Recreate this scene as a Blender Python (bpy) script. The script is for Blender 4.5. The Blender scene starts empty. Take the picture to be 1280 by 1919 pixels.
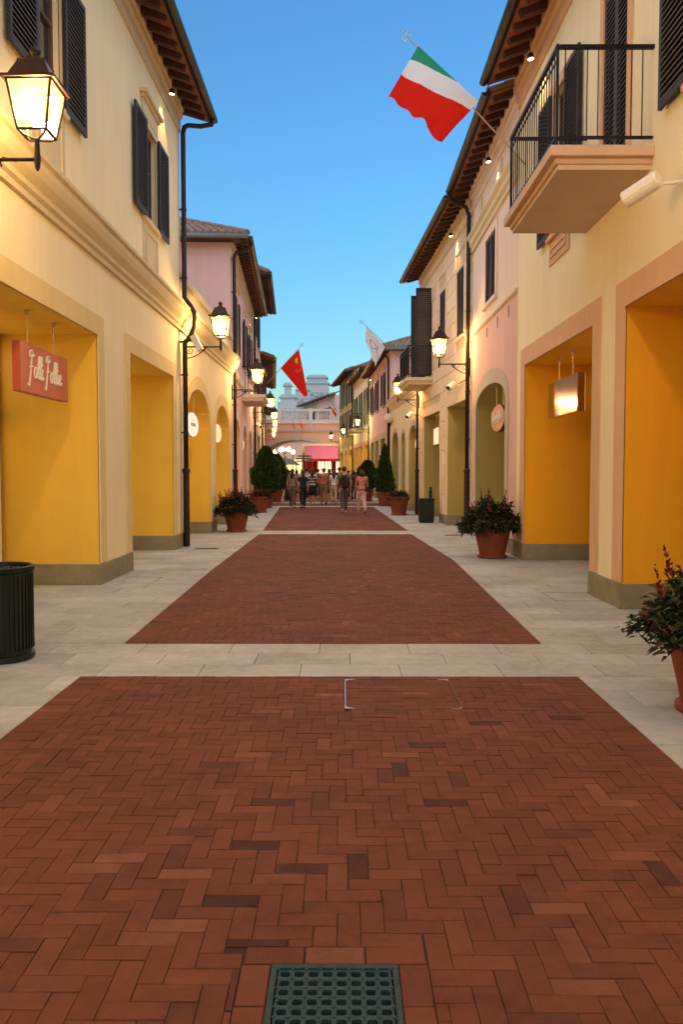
import bpy, bmesh, math, random
from mathutils import Vector, Matrix, geometry, noise
RND = random.Random(11)
sc = bpy.context.scene
COL = sc.collection
pi = math.pi

# ------------------------------------------------------------------ camera
F, CX, CY, HZ, VX, EYE = 1546.0, 640.0, 959.5, 882.0, 645.0, 1.6
PITCH = math.atan((CY - HZ) / F)
YAW = math.atan((VX - CX) / F)
cd = bpy.data.cameras.new("camera")
cam = bpy.data.objects.new("camera", cd)
COL.objects.link(cam)
cam.location = (0, 0, EYE)
cam.rotation_euler = (pi / 2 - PITCH, 0, YAW)
cd.sensor_fit = 'VERTICAL'
cd.sensor_height = 36
cd.lens = 36 * F / 1919
cd.clip_start = 0.05
cd.clip_end = 3000
sc.camera = cam

# ------------------------------------------------------------------ sky, sun, exposure
SUN_EL, SUN_ROT = math.radians(6), math.radians(200)
w = bpy.data.worlds.new("World")
sc.world = w
w.use_nodes = True
nt = w.node_tree
bg = nt.nodes["Background"]
sky = nt.nodes.new("ShaderNodeTexSky")
sky.sky_type = 'NISHITA'
sky.sun_disc = False
sky.sun_elevation = SUN_EL
sky.sun_rotation = SUN_ROT
sky.altitude = 0
sky.air_density = 1.4
sky.dust_density = 0.0
sky.ozone_density = 5.3
nt.links.new(sky.outputs[0], bg.inputs[0])
bg.inputs[1].default_value = 0.142
sd = bpy.data.lights.new("sun", 'SUN')
sun = bpy.data.objects.new("sun", sd)
COL.objects.link(sun)
sd.energy = 1.15
sd.angle = math.radians(150)
sd.color = (1.0, 0.92, 0.76)
sun.rotation_euler = (math.radians(14), 0, math.radians(-20))
vs = sc.view_settings
vs.view_transform = 'Standard'
vs.look = 'None'
vs.exposure = 1.36
vs.gamma = 1.0
vs.use_curve_mapping = False
sc.cycles.use_denoising = True
sc.cycles.max_bounces = 8
sc.cycles.diffuse_bounces = 4
sc.cycles.transparent_max_bounces = 8
sc.cycles.sample_clamp_indirect = 4.0
sc.cycles.caustics_reflective = False
sc.cycles.caustics_refractive = False
LAMP_COL = (1.0, 0.56, 0.18)
LAMP_W = 120.0

# ------------------------------------------------------------------ picture -> place
def ray(px, py):
    a, v = px - CX, CY - py
    fw = F * math.cos(PITCH) + v * math.sin(PITCH)
    up = -F * math.sin(PITCH) + v * math.cos(PITCH)
    return Vector((a * math.cos(YAW) - fw * math.sin(YAW), a * math.sin(YAW) + fw * math.cos(YAW), up))
def ground(px, py):
    r = ray(px, py)
    return Vector((0, 0, EYE)) + r * (-EYE / r.z)
def at_depth(px, py, d):
    r = ray(px, py)
    return Vector((0, 0, EYE)) + r * (d / r.y)

# ------------------------------------------------------------------ materials
MATS = {}
def _principled(name):
    m = bpy.data.materials.new(name)
    m.use_nodes = True
    return m, m.node_tree, m.node_tree.nodes["Principled BSDF"]
def M(name, col, rough=0.8, var=0.10, scale=1.2, bump=0.0, bscale=80.0, metal=0.0, fine=0.0, spec=0.4, stretch=None):
    if name in MATS:
        return MATS[name]
    m, t, b = _principled(name)
    b.inputs['Roughness'].default_value = rough
    b.inputs['Metallic'].default_value = metal
    b.inputs['Specular IOR Level'].default_value = spec
    g = t.nodes.new('ShaderNodeNewGeometry')
    vec = g.outputs['Position']
    if stretch:
        mp = t.nodes.new('ShaderNodeMapping')
        mp.inputs['Scale'].default_value = stretch
        t.links.new(vec, mp.inputs[0])
        vec = mp.outputs[0]
    n = t.nodes.new('ShaderNodeTexNoise')
    n.inputs['Scale'].default_value = scale
    n.inputs['Detail'].default_value = 6
    n.inputs['Roughness'].default_value = 0.65
    t.links.new(vec, n.inputs['Vector'])
    mr = t.nodes.new('ShaderNodeMapRange')
    mr.inputs[1].default_value, mr.inputs[2].default_value = 0.3, 0.7
    t.links.new(n.outputs[0], mr.inputs[0])
    mx = t.nodes.new('ShaderNodeMix')
    mx.data_type = 'RGBA'
    t.links.new(mr.outputs[0], mx.inputs[0])
    mx.inputs[6].default_value = [c * (1 - var) for c in col] + [1]
    mx.inputs[7].default_value = [min(1, c * (1 + var)) for c in col] + [1]
    t.links.new(mx.outputs[2], b.inputs['Base Color'])
    if bump:
        n2 = t.nodes.new('ShaderNodeTexNoise')
        n2.inputs['Scale'].default_value = bscale
        n2.inputs['Detail'].default_value = 4
        t.links.new(g.outputs['Position'], n2.inputs['Vector'])
        bp = t.nodes.new('ShaderNodeBump')
        bp.inputs['Strength'].default_value = bump
        bp.inputs['Distance'].default_value = 0.01
        t.links.new(n2.outputs[0], bp.inputs['Height'])
        t.links.new(bp.outputs[0], b.inputs['Normal'])
    MATS[name] = m
    return m
def emit(name, col, s):
    if name in MATS:
        return MATS[name]
    m = bpy.data.materials.new(name)
    m.use_nodes = True
    t = m.node_tree
    t.nodes.remove(t.nodes["Principled BSDF"])
    e = t.nodes.new('ShaderNodeEmission')
    e.inputs[0].default_value = (*col, 1)
    e.inputs[1].default_value = s
    t.links.new(e.outputs[0], t.nodes['Material Output'].inputs[0])
    MATS[name] = m
    return m
def plaster(name, col, var=0.10):
    """painted render: broad mottling, faint vertical run-off streaks, fine grain"""
    if name in MATS:
        return MATS[name]
    m, t, b = _principled(name)
    b.inputs['Roughness'].default_value = 0.9
    b.inputs['Specular IOR Level'].default_value = 0.2
    g = t.nodes.new('ShaderNodeNewGeometry')
    def nz(scale, st=None, det=5):
        v = g.outputs['Position']
        if st:
            mp = t.nodes.new('ShaderNodeMapping')
            mp.inputs['Scale'].default_value = st
            t.links.new(v, mp.inputs[0])
            v = mp.outputs[0]
        n = t.nodes.new('ShaderNodeTexNoise')
        n.inputs['Scale'].default_value = scale
        n.inputs['Detail'].default_value = det
        n.inputs['Roughness'].default_value = 0.6
        t.links.new(v, n.inputs['Vector'])
        return n.outputs[0]
    a, s, f = nz(0.7), nz(1.0, (5, 5, 0.35)), nz(45)
    def mad(x, k, c):
        q = t.nodes.new('ShaderNodeMath')
        q.operation = 'MULTIPLY_ADD'
        t.links.new(x, q.inputs[0])
        q.inputs[1].default_value = k
        if isinstance(c, float):
            q.inputs[2].default_value = c
        else:
            t.links.new(c, q.inputs[2])
        return q.outputs[0]
    tot = mad(a, 2.2 * var, mad(s, 1.6 * var, mad(f, 0.8 * var, 1.0 - 2.3 * var)))
    vm = t.nodes.new('ShaderNodeVectorMath')
    vm.operation = 'SCALE'
    vm.inputs[0].default_value = col
    t.links.new(tot, vm.inputs['Scale'])
    t.links.new(vm.outputs[0], b.inputs['Base Color'])
    bp = t.nodes.new('ShaderNodeBump')
    bp.inputs['Strength'].default_value = 0.25
    bp.inputs['Distance'].default_value = 0.006
    t.links.new(nz(70, None, 3), bp.inputs['Height'])
    t.links.new(bp.outputs[0], b.inputs['Normal'])
    MATS[name] = m
    return m
def pieces(name, stops, rough=0.85, bump=0.5, bscale=90, spot=0.18, stain=0.0):
    """bricks and slabs: one tint per piece picked at random, plus grain and grime inside each piece"""
    if name in MATS:
        return MATS[name]
    m, t, b = _principled(name)
    b.inputs['Roughness'].default_value = rough
    b.inputs['Specular IOR Level'].default_value = 0.3
    oi = t.nodes.new('ShaderNodeObjectInfo')
    g = t.nodes.new('ShaderNodeNewGeometry')
    ad = t.nodes.new('ShaderNodeMath')
    ad.operation = 'ADD'
    t.links.new(oi.outputs['Random'], ad.inputs[0])
    t.links.new(g.outputs['Random Per Island'], ad.inputs[1])
    fr = t.nodes.new('ShaderNodeMath')
    fr.operation = 'FRACT'
    t.links.new(ad.outputs[0], fr.inputs[0])
    cr = t.nodes.new('ShaderNodeValToRGB')
    el = cr.color_ramp.elements
    while len(el) < len(stops):
        el.new(0.5)
    for e, (p, c) in zip(el, stops):
        e.position = p
        e.color = (*c, 1)
    t.links.new(fr.outputs[0], cr.inputs[0])
    n = t.nodes.new('ShaderNodeTexNoise')
    n.inputs['Scale'].default_value = 9
    n.inputs['Detail'].default_value = 8
    n.inputs['Roughness'].default_value = 0.7
    t.links.new(g.outputs['Position'], n.inputs['Vector'])
    n3 = t.nodes.new('ShaderNodeTexNoise')
    n3.inputs['Scale'].default_value = 1.1
    n3.inputs['Detail'].default_value = 4
    t.links.new(g.outputs['Position'], n3.inputs['Vector'])
    a1 = t.nodes.new('ShaderNodeMath')
    a1.operation = 'ADD'
    t.links.new(n.outputs[0], a1.inputs[0])
    t.links.new(n3.outputs[0], a1.inputs[1])
    mr = t.nodes.new('ShaderNodeMapRange')
    mr.inputs[1].default_value, mr.inputs[2].default_value = 0.7, 1.3
    mr.inputs[3].default_value, mr.inputs[4].default_value = 1 - spot, 1 + spot
    t.links.new(a1.outputs[0], mr.inputs[0])
    vm = t.nodes.new('ShaderNodeVectorMath')
    vm.operation = 'SCALE'
    t.links.new(cr.outputs[0], vm.inputs[0])
    t.links.new(mr.outputs[0], vm.inputs['Scale'])
    last = vm.outputs[0]
    if stain:
        n4 = t.nodes.new('ShaderNodeTexNoise')
        n4.inputs['Scale'].default_value = 2.3
        n4.inputs['Detail'].default_value = 9
        n4.inputs['Roughness'].default_value = 0.75
        t.links.new(g.outputs['Position'], n4.inputs['Vector'])
        m4 = t.nodes.new('ShaderNodeMapRange')
        m4.inputs[1].default_value, m4.inputs[2].default_value = 0.52, 0.68
        m4.inputs[3].default_value, m4.inputs[4].default_value = 1.0, 1.0 - stain
        t.links.new(n4.outputs[0], m4.inputs[0])
        v4 = t.nodes.new('ShaderNodeVectorMath')
        v4.operation = 'SCALE'
        t.links.new(last, v4.inputs[0])
        t.links.new(m4.outputs[0], v4.inputs['Scale'])
        last = v4.outputs[0]
    t.links.new(last, b.inputs['Base Color'])
    n2 = t.nodes.new('ShaderNodeTexNoise')
    n2.inputs['Scale'].default_value = bscale
    n2.inputs['Detail'].default_value = 5
    t.links.new(g.outputs['Position'], n2.inputs['Vector'])
    bp = t.nodes.new('ShaderNodeBump')
    bp.inputs['Strength'].default_value = bump
    bp.inputs['Distance'].default_value = 0.004
    t.links.new(n2.outputs[0], bp.inputs['Height'])
    t.links.new(bp.outputs[0], b.inputs['Normal'])
    MATS[name] = m
    return m
def lampglass():
    if 'lampglass' in MATS:
        return MATS['lampglass']
    m = bpy.data.materials.new('lampglass')
    m.use_nodes = True
    t = m.node_tree
    t.nodes.remove(t.nodes["Principled BSDF"])
    tr = t.nodes.new('ShaderNodeBsdfTransparent')
    tl = t.nodes.new('ShaderNodeBsdfTranslucent')
    tl.inputs[0].default_value = (0.95, 0.85, 0.7, 1)
    mx = t.nodes.new('ShaderNodeMixShader')
    mx.inputs[0].default_value = 0.05
    t.links.new(tr.outputs[0], mx.inputs[1])
    t.links.new(tl.outputs[0], mx.inputs[2])
    gl = t.nodes.new('ShaderNodeBsdfGlossy')
    gl.inputs['Roughness'].default_value = 0.05
    mx2 = t.nodes.new('ShaderNodeMixShader')
    mx2.inputs[0].default_value = 0.05
    t.links.new(mx.outputs[0], mx2.inputs[1])
    t.links.new(gl.outputs[0], mx2.inputs[2])
    t.links.new(mx2.outputs[0], t.nodes['Material Output'].inputs[0])
    MATS['lampglass'] = m
    return m
def clearglass():
    if 'clearglass' in MATS:
        return MATS['clearglass']
    m = bpy.data.materials.new('clearglass')
    m.use_nodes = True
    t = m.node_tree
    t.nodes.remove(t.nodes["Principled BSDF"])
    tr = t.nodes.new('ShaderNodeBsdfTransparent')
    tr.inputs[0].default_value = (0.9, 0.92, 0.9, 1)
    gl = t.nodes.new('ShaderNodeBsdfGlossy')
    gl.inputs['Roughness'].default_value = 0.02
    fz = t.nodes.new('ShaderNodeFresnel')
    fz.inputs[0].default_value = 1.5
    mx = t.nodes.new('ShaderNodeMixShader')
    t.links.new(fz.outputs[0], mx.inputs[0])
    t.links.new(tr.outputs[0], mx.inputs[1])
    t.links.new(gl.outputs[0], mx.inputs[2])
    t.links.new(mx.outputs[0], t.nodes['Material Output'].inputs[0])
    MATS['clearglass'] = m
    return m

# ------------------------------------------------------------------ mesh building
class MB:
    def __init__(s):
        s.v, s.f, s.mi, s.cur = [], [], [], 0
    def poly(s, pts):
        i = len(s.v)
        s.v += [Vector(p) for p in pts]
        s.f.append(tuple(range(i, i + len(pts))))
        s.mi.append(s.cur)
    def hexa(s, p):
        i = len(s.v)
        s.v += [Vector(q) for q in p]
        for a in ((0, 3, 2, 1), (4, 5, 6, 7), (0, 1, 5, 4), (1, 2, 6, 5), (2, 3, 7, 6), (3, 0, 4, 7)):
            s.f.append(tuple(i + k for k in a))
            s.mi.append(s.cur)
    def box(s, x0, x1, y0, y1, z0, z1):
        s.hexa([(x0, y0, z0), (x1, y0, z0), (x1, y1, z0), (x0, y1, z0), (x0, y0, z1), (x1, y0, z1), (x1, y1, z1), (x0, y1, z1)])
    def fbox(s, fr, u0, u1, n0, n1, z0, z1):
        W = fr.w
        s.hexa([W(u0, n0, z0), W(u1, n0, z0), W(u1, n1, z0), W(u0, n1, z0), W(u0, n0, z1), W(u1, n0, z1), W(u1, n1, z1), W(u0, n1, z1)])
    def tube(s, pts, r, seg=8, r1=None, cap=True):
        pts = [Vector(p) for p in pts]
        n = len(pts)
        rings = []
        side = None
        for k, p in enumerate(pts):
            d = (pts[min(k + 1, n - 1)] - pts[max(k - 1, 0)]).normalized()
            if side is None:
                ref = Vector((0, 0, 1)) if abs(d.z) < 0.9 else Vector((1, 0, 0))
                side = d.cross(ref).normalized()
            else:
                side = (side - d * side.dot(d)).normalized()
            up = d.cross(side)
            rr = r if r1 is None else r + (r1 - r) * k / max(1, n - 1)
            if isinstance(r, (list, tuple)):
                rr = r[k]
            i = len(s.v)
            s.v += [p + (side * math.cos(2 * pi * q / seg) + up * math.sin(2 * pi * q / seg)) * rr for q in range(seg)]
            rings.append(i)
        for a, b in zip(rings, rings[1:]):
            for q in range(seg):
                s.f.append((a + q, a + (q + 1) % seg, b + (q + 1) % seg, b + q))
                s.mi.append(s.cur)
        if cap:
            s.f.append(tuple(rings[0] + q for q in reversed(range(seg))))
            s.f.append(tuple(rings[-1] + q for q in range(seg)))
            s.mi += [s.cur, s.cur]
    def lathe(s, prof, c=(0, 0, 0), seg=20, axis=None):
        c = Vector(c)
        rot = Matrix.Identity(3) if axis is None else Vector((0, 0, 1)).rotation_difference(Vector(axis)).to_matrix()
        rings = []
        for r, z in prof:
            i = len(s.v)
            s.v += [c + rot @ Vector((r * math.cos(2 * pi * q / seg), r * math.sin(2 * pi * q / seg), z)) for q in range(seg)]
            rings.append(i)
        for a, b in zip(rings, rings[1:]):
            for q in range(seg):
                s.f.append((a + q, a + (q + 1) % seg, b + (q + 1) % seg, b + q))
                s.mi.append(s.cur)
        s.f.append(tuple(rings[0] + q for q in reversed(range(seg))))
        s.f.append(tuple(rings[-1] + q for q in range(seg)))
        s.mi += [s.cur, s.cur]
    def ball(s, c, r, seg=12, rows=8, sc3=(1, 1, 1)):
        c = Vector(c)
        prof = [(max(0.02, math.sin(pi * k / rows)) * r, -math.cos(pi * k / rows) * r) for k in range(rows + 1)]
        i = len(s.v)
        s.lathe(prof, (0, 0, 0), seg)
        for k in range(i, len(s.v)):
            p = s.v[k]
            s.v[k] = c + Vector((p.x * sc3[0], p.y * sc3[1], p.z * sc3[2]))
    def mesh(s, name, mats, smooth=False, recalc=True, bevel=0.0):
        me = bpy.data.meshes.new(name)
        me.from_pydata([tuple(v) for v in s.v], [], s.f)
        if not isinstance(mats, (list, tuple)):
            mats = [mats]
        for m in mats:
            me.materials.append(m)
        me.polygons.foreach_set('material_index', s.mi)
        if recalc or bevel:
            bm = bmesh.new()
            bm.from_mesh(me)
            if recalc:
                bmesh.ops.recalc_face_normals(bm, faces=bm.faces)
            if bevel:
                bmesh.ops.bevel(bm, geom=[e for e in bm.edges if len(e.link_faces) == 2 and e.calc_face_angle(0) > 0.6],
                                offset=bevel, segments=1, affect='EDGES', profile=0.5)
            bm.to_mesh(me)
            bm.free()
        if smooth:
            me.polygons.foreach_set('use_smooth', [True] * len(me.polygons))
        me.update()
        return me
    def build(s, name, mats, parent=None, smooth=False, loc=None, rotz=0.0, recalc=True, bevel=0.0):
        return link(name, s.mesh(name, mats, smooth, recalc, bevel), parent, loc, rotz)
def link(name, me, parent=None, loc=None, rotz=0.0):
    o = bpy.data.objects.new(name, me)
    COL.objects.link(o)
    o.parent = parent
    if loc is not None:
        o.location = loc
    if rotz:
        o.rotation_euler = (0, 0, rotz)
    return o
def empty(name, loc, parent=None, rotz=0.0):
    o = bpy.data.objects.new(name, None)
    o.empty_display_size = 0.3
    COL.objects.link(o)
    o.location = loc
    o.parent = parent
    o.rotation_euler = (0, 0, rotz)
    return o
def tag(o, label=None, cat=None, group=None, kind=None):
    if label:
        o['label'] = label
    if cat:
        o['category'] = cat
    if group:
        o['group'] = group
    if kind:
        o['kind'] = kind
    return o
class Frame:
    """a facade: u runs along it away from the viewer, n out over the street, z up"""
    def __init__(s, x0, y0, x1, y1, side):
        s.base = Vector((x0, y0, 0))
        s.U = Vector((x1 - x0, y1 - y0, 0))
        s.len = s.U.length
        s.U.normalize()
        s.N = Vector((s.U.y, -s.U.x, 0)) * side
        s.side = side
        s.rot = math.atan2(s.N.y, s.N.x) - pi / 2      # turns local +Y to n
    def w(s, u, n, z):
        return s.U * u + s.N * n + Vector((0, 0, z))
    def world(s, u, n, z):
        return s.base + s.w(u, n, z)

# palette
CREAM = plaster('cream_render', (0.84, 0.74, 0.50))
CREAM2 = plaster('pale_cream_render', (0.82, 0.7, 0.45))
YELLOW = plaster('yellow_render', (0.78, 0.49, 0.07))
AMBER = plaster('amber_render', (0.8, 0.36, 0.018))
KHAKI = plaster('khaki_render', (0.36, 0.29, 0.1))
TRIM_L = plaster('sand_trim', (0.72, 0.57, 0.29))
TRIM_R = plaster('rose_trim', (0.68, 0.42, 0.26))
TRIM_G = plaster('grey_trim', (0.5, 0.44, 0.36))
PINK = plaster('pink_render', (0.70, 0.45, 0.42))
PALEPINK = plaster('pale_pink_render', (0.76, 0.62, 0.55))
SALMON = plaster('salmon_render', (0.74, 0.42, 0.30))
STONE = plaster('stone_moulding', (0.64, 0.54, 0.36))
PLINTH = M('plinth_stone', (0.24, 0.21, 0.14), 0.85, 0.16, 5, 0.3, 60)
WOOD = M('rafter_wood', (0.065, 0.026, 0.016), 0.7, 0.3, 3, 0.2, 40)
SOFFIT = M('terracotta_soffit', (0.30, 0.10, 0.045), 0.85, 0.25, 4, 0.2, 50)
TILE = M('roof_tile', (0.22, 0.14, 0.11), 0.85, 0.3, 2.5, 0.3, 40)
GUTTER = M('gutter_metal', (0.030, 0.022, 0.020), 0.45, 0.2, 3, metal=0.5)
IRON = M('wrought_iron', (0.018, 0.015, 0.014), 0.45, 0.2, 5, metal=0.6)
SLAT = M('highlit_slat', (0.13, 0.105, 0.098), 0.55, 0.2, 6)  # lighter than the shutter frame: louvre highlights put into the colour
SHUT = M('dark_shutter', (0.028, 0.022, 0.024), 0.6, 0.2, 4)
SHUTG = M('green_shutter', (0.05, 0.085, 0.06), 0.6, 0.2, 4)
PANE = M('window_glass', (0.03, 0.035, 0.04), 0.08, 0.05, 1, spec=0.8)
FRAMEW = M('window_frame_wood', (0.10, 0.06, 0.04), 0.6)
WHITE = M('white_plastic', (0.75, 0.72, 0.68), 0.4, 0.04)
LIT = emit('lit_shop_interior', (1.0, 0.62, 0.24), 1.0)

# ------------------------------------------------------------------ facade lines (x of the wall at distance y)
LEFT = [(-3.43, -6), (-3.43, 17.6), (-3.43, 25.2), (-4.1, 37), (-4.65, 46), (-6.0, 62), (-7.7, 81)]
RIGHT = [(3.22, -6), (3.22, 15.5), (3.22, 20.9), (2.75, 29.9), (2.24, 40), (1.65, 52), (0.75, 63), (-0.4, 74), (-0.9, 81)]
def along(line, y):
    for (xa, ya), (xb, yb) in zip(line, line[1:]):
        if y <= yb:
            return xa + (xb - xa) * (y - ya) / (yb - ya)
    return line[-1][0]

# ------------------------------------------------------------------ the ground and the paving
g = MB()
g.box(-900, 900, -60, 1800, -0.5, -0.09)
tag(g.build('ground', M('ground_paving', (0.22, 0.21, 0.19), 0.9, 0.2, 0.5)), kind='structure')
BL, BW, GAP = 0.210, 0.083, 0.0024
BRICK = pieces('clay_brick', [(0.0, (0.094, 0.028, 0.014)), (0.05, (0.124, 0.036, 0.018)), (0.4, (0.138, 0.040, 0.020)),
                              (0.8, (0.147, 0.044, 0.022)), (0.97, (0.158, 0.050, 0.027)), (1.0, (0.20, 0.072, 0.042))], spot=0.26, stain=0.30)
DARKB = pieces('dark_brick', [(0, (0.050, 0.017, 0.010)), (1, (0.070, 0.022, 0.012))], spot=0.35, stain=0.3)
LIGHTB = pieces('light_brick', [(0, (0.17, 0.060, 0.034)), (1, (0.205, 0.075, 0.044))], spot=0.3, stain=0.25)
BED = M('joint_sand', (0.048, 0.015, 0.008), 0.95, 0.5, 14)
GRAN = pieces('granite', [(0.0, (0.335, 0.345, 0.325)), (0.3, (0.375, 0.385, 0.365)), (0.7, (0.405, 0.415, 0.395)), (1.0, (0.44, 0.45, 0.43))], 0.75, 0.25, 140, 0.22, 0.18)
SLABBED = M('slab_joint', (0.16, 0.14, 0.11), 0.95, 0.2, 20)
GRATE = (-0.235, 0.175, 2.18, 2.60)           # drain cover
COVER = (0.005, 0.80, 5.47, 6.27)             # brick filled inspection cover

def clip(poly, a, b):
    """keep what lies left of a->b"""
    out = []
    def sd_(p):
        return (b[0] - a[0]) * (p[1] - a[1]) - (b[1] - a[1]) * (p[0] - a[0])
    for p, q in zip(poly, poly[1:] + poly[:1]):
        dp, dq = sd_(p), sd_(q)
        if dp >= 0:
            out.append(p)
        if (dp > 0 > dq) or (dp < 0 < dq):
            k = dp / (dp - dq)
            out.append((p[0] + (q[0] - p[0]) * k, p[1] + (q[1] - p[1]) * k))
    return out
def area(p):
    return 0.5 * abs(sum(a[0] * b[1] - b[0] * a[1] for a, b in zip(p, p[1:] + p[:1])))
def slab_geo(mb, poly, top, ch, depth, tilt=0.0):
    """an upright prism with a chamfered top edge"""
    c = (sum(p[0] for p in poly) / len(poly), sum(p[1] for p in poly) / len(poly))
    tx, ty = RND.uniform(-tilt, tilt), RND.uniform(-tilt, tilt)
    i = len(mb.v)
    n = len(poly)
    def ins(p):
        d = math.hypot(p[0] - c[0], p[1] - c[1]) or 1
        return p[0] + (c[0] - p[0]) / d * ch * 1.4, p[1] + (c[1] - p[1]) / d * ch * 1.4
    for p in poly:
        mb.v.append(Vector((p[0], p[1], -depth)))
    for p in poly:
        mb.v.append(Vector((p[0], p[1], top - ch * 0.8 + tx * (p[0] - c[0]) + ty * (p[1] - c[1]))))
    for p in poly:
        q = ins(p)
        mb.v.append(Vector((q[0], q[1], top + tx * (p[0] - c[0]) + ty * (p[1] - c[1]))))
    for k in range(n):
        k2 = (k + 1) % n
        mb.f.append((i + k, i + k2, i + n + k2, i + n + k))
        mb.f.append((i + n + k, i + n + k2, i + 2 * n + k2, i + 2 * n + k))
    mb.f.append(tuple(i + 2 * n + k for k in range(n)))
    mb.mi += [mb.cur] * (2 * n + 1)
def rect(x0, x1, y0, y1):
    return [(x0, y0), (x1, y0), (x1, y1), (x0, y1)]
def overlap(p, r):
    xs, ys = [q[0] for q in p], [q[1] for q in p]
    return min(xs) < r[1] and max(xs) > r[0] and min(ys) < r[3] and max(ys) > r[2]
def cut_out(poly, r):
    """what is left of a brick once a rectangle has been cut from it: the largest remaining piece"""
    if not overlap(poly, r):
        return poly
    best = []
    for a, b in (((r[0], 1), (r[0], 0)), ((r[1], 0), (r[1], 1)), ((1, r[2]), (0, r[2])), ((0, r[3]), (1, r[3]))):
        a2, b2 = a, b
        q = clip(poly, b2, a2) if False else clip(poly, a2, b2)
        # orient so that the kept side lies outside r
        cx, cy = (r[0] + r[1]) / 2, (r[2] + r[3]) / 2
        if (b2[0] - a2[0]) * (cy - a2[1]) - (b2[1] - a2[1]) * (cx - a2[0]) > 0:
            q = clip(poly, b2, a2)
        if len(q) > 2 and area(q) > (area(best) if best else 0):
            best = q
    return best
def herringbone(x0, x1, y0, y1):
    L, W = BL, BW
    n = int((max(x1 - x0, y1 - y0) * 1.6) / W) + 6
    m = int((max(x1 - x0, y1 - y0) * 1.6) / L) + 6
    for s_ in range(-m, m):
        for k in range(-n, n):
            bx, by = x0 + k * W + s_ * L + (s_ * 0), y0 + k * W - s_ * L
            if bx > x1 + 1 or bx < x0 - 1 or by > y1 + 1 or by < y0 - 1:
                continue
            h = GAP / 2
            yield rect(bx + h, bx + L - h, by + h, by + W - h), 0
            yield rect(bx + L + h, bx + L + W - h, by + W - L + h, by + W - h), 1
DARK_AT = [ground(*p)[:2] for p in ((532, 1508), (448, 1590), (655, 1611), (535, 1637), (418, 1686), (370, 1722), (838, 1500), (808, 1395), (740, 1437),
                                    (1255, 1640), (480, 1765), (930, 1353), (1052, 1347), (630, 1735))]
LIGHT_AT = [ground(*p)[:2] for p in ((135, 1628), (185, 1600), (335, 1632), (300, 1735), (320, 1758), (490, 1336), (548, 1338), (508, 1410), (1108, 1480),
                                     (775, 1300), (600, 1300), (1165, 1500), (1000, 1700), (575, 1805), (660, 1805))]
def inside(p, poly):
    return all((b[0] - a[0]) * (p[1] - a[1]) - (b[1] - a[1]) * (p[0] - a[0]) >= 0 for a, b in zip(poly, poly[1:] + poly[:1]))
def in_view(c):
    if c[1] < 2.15:
        return False
    px = VX + F * c[0] / (c[1] * 1.0) * 1.02
    return -10 < px < 1290
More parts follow.
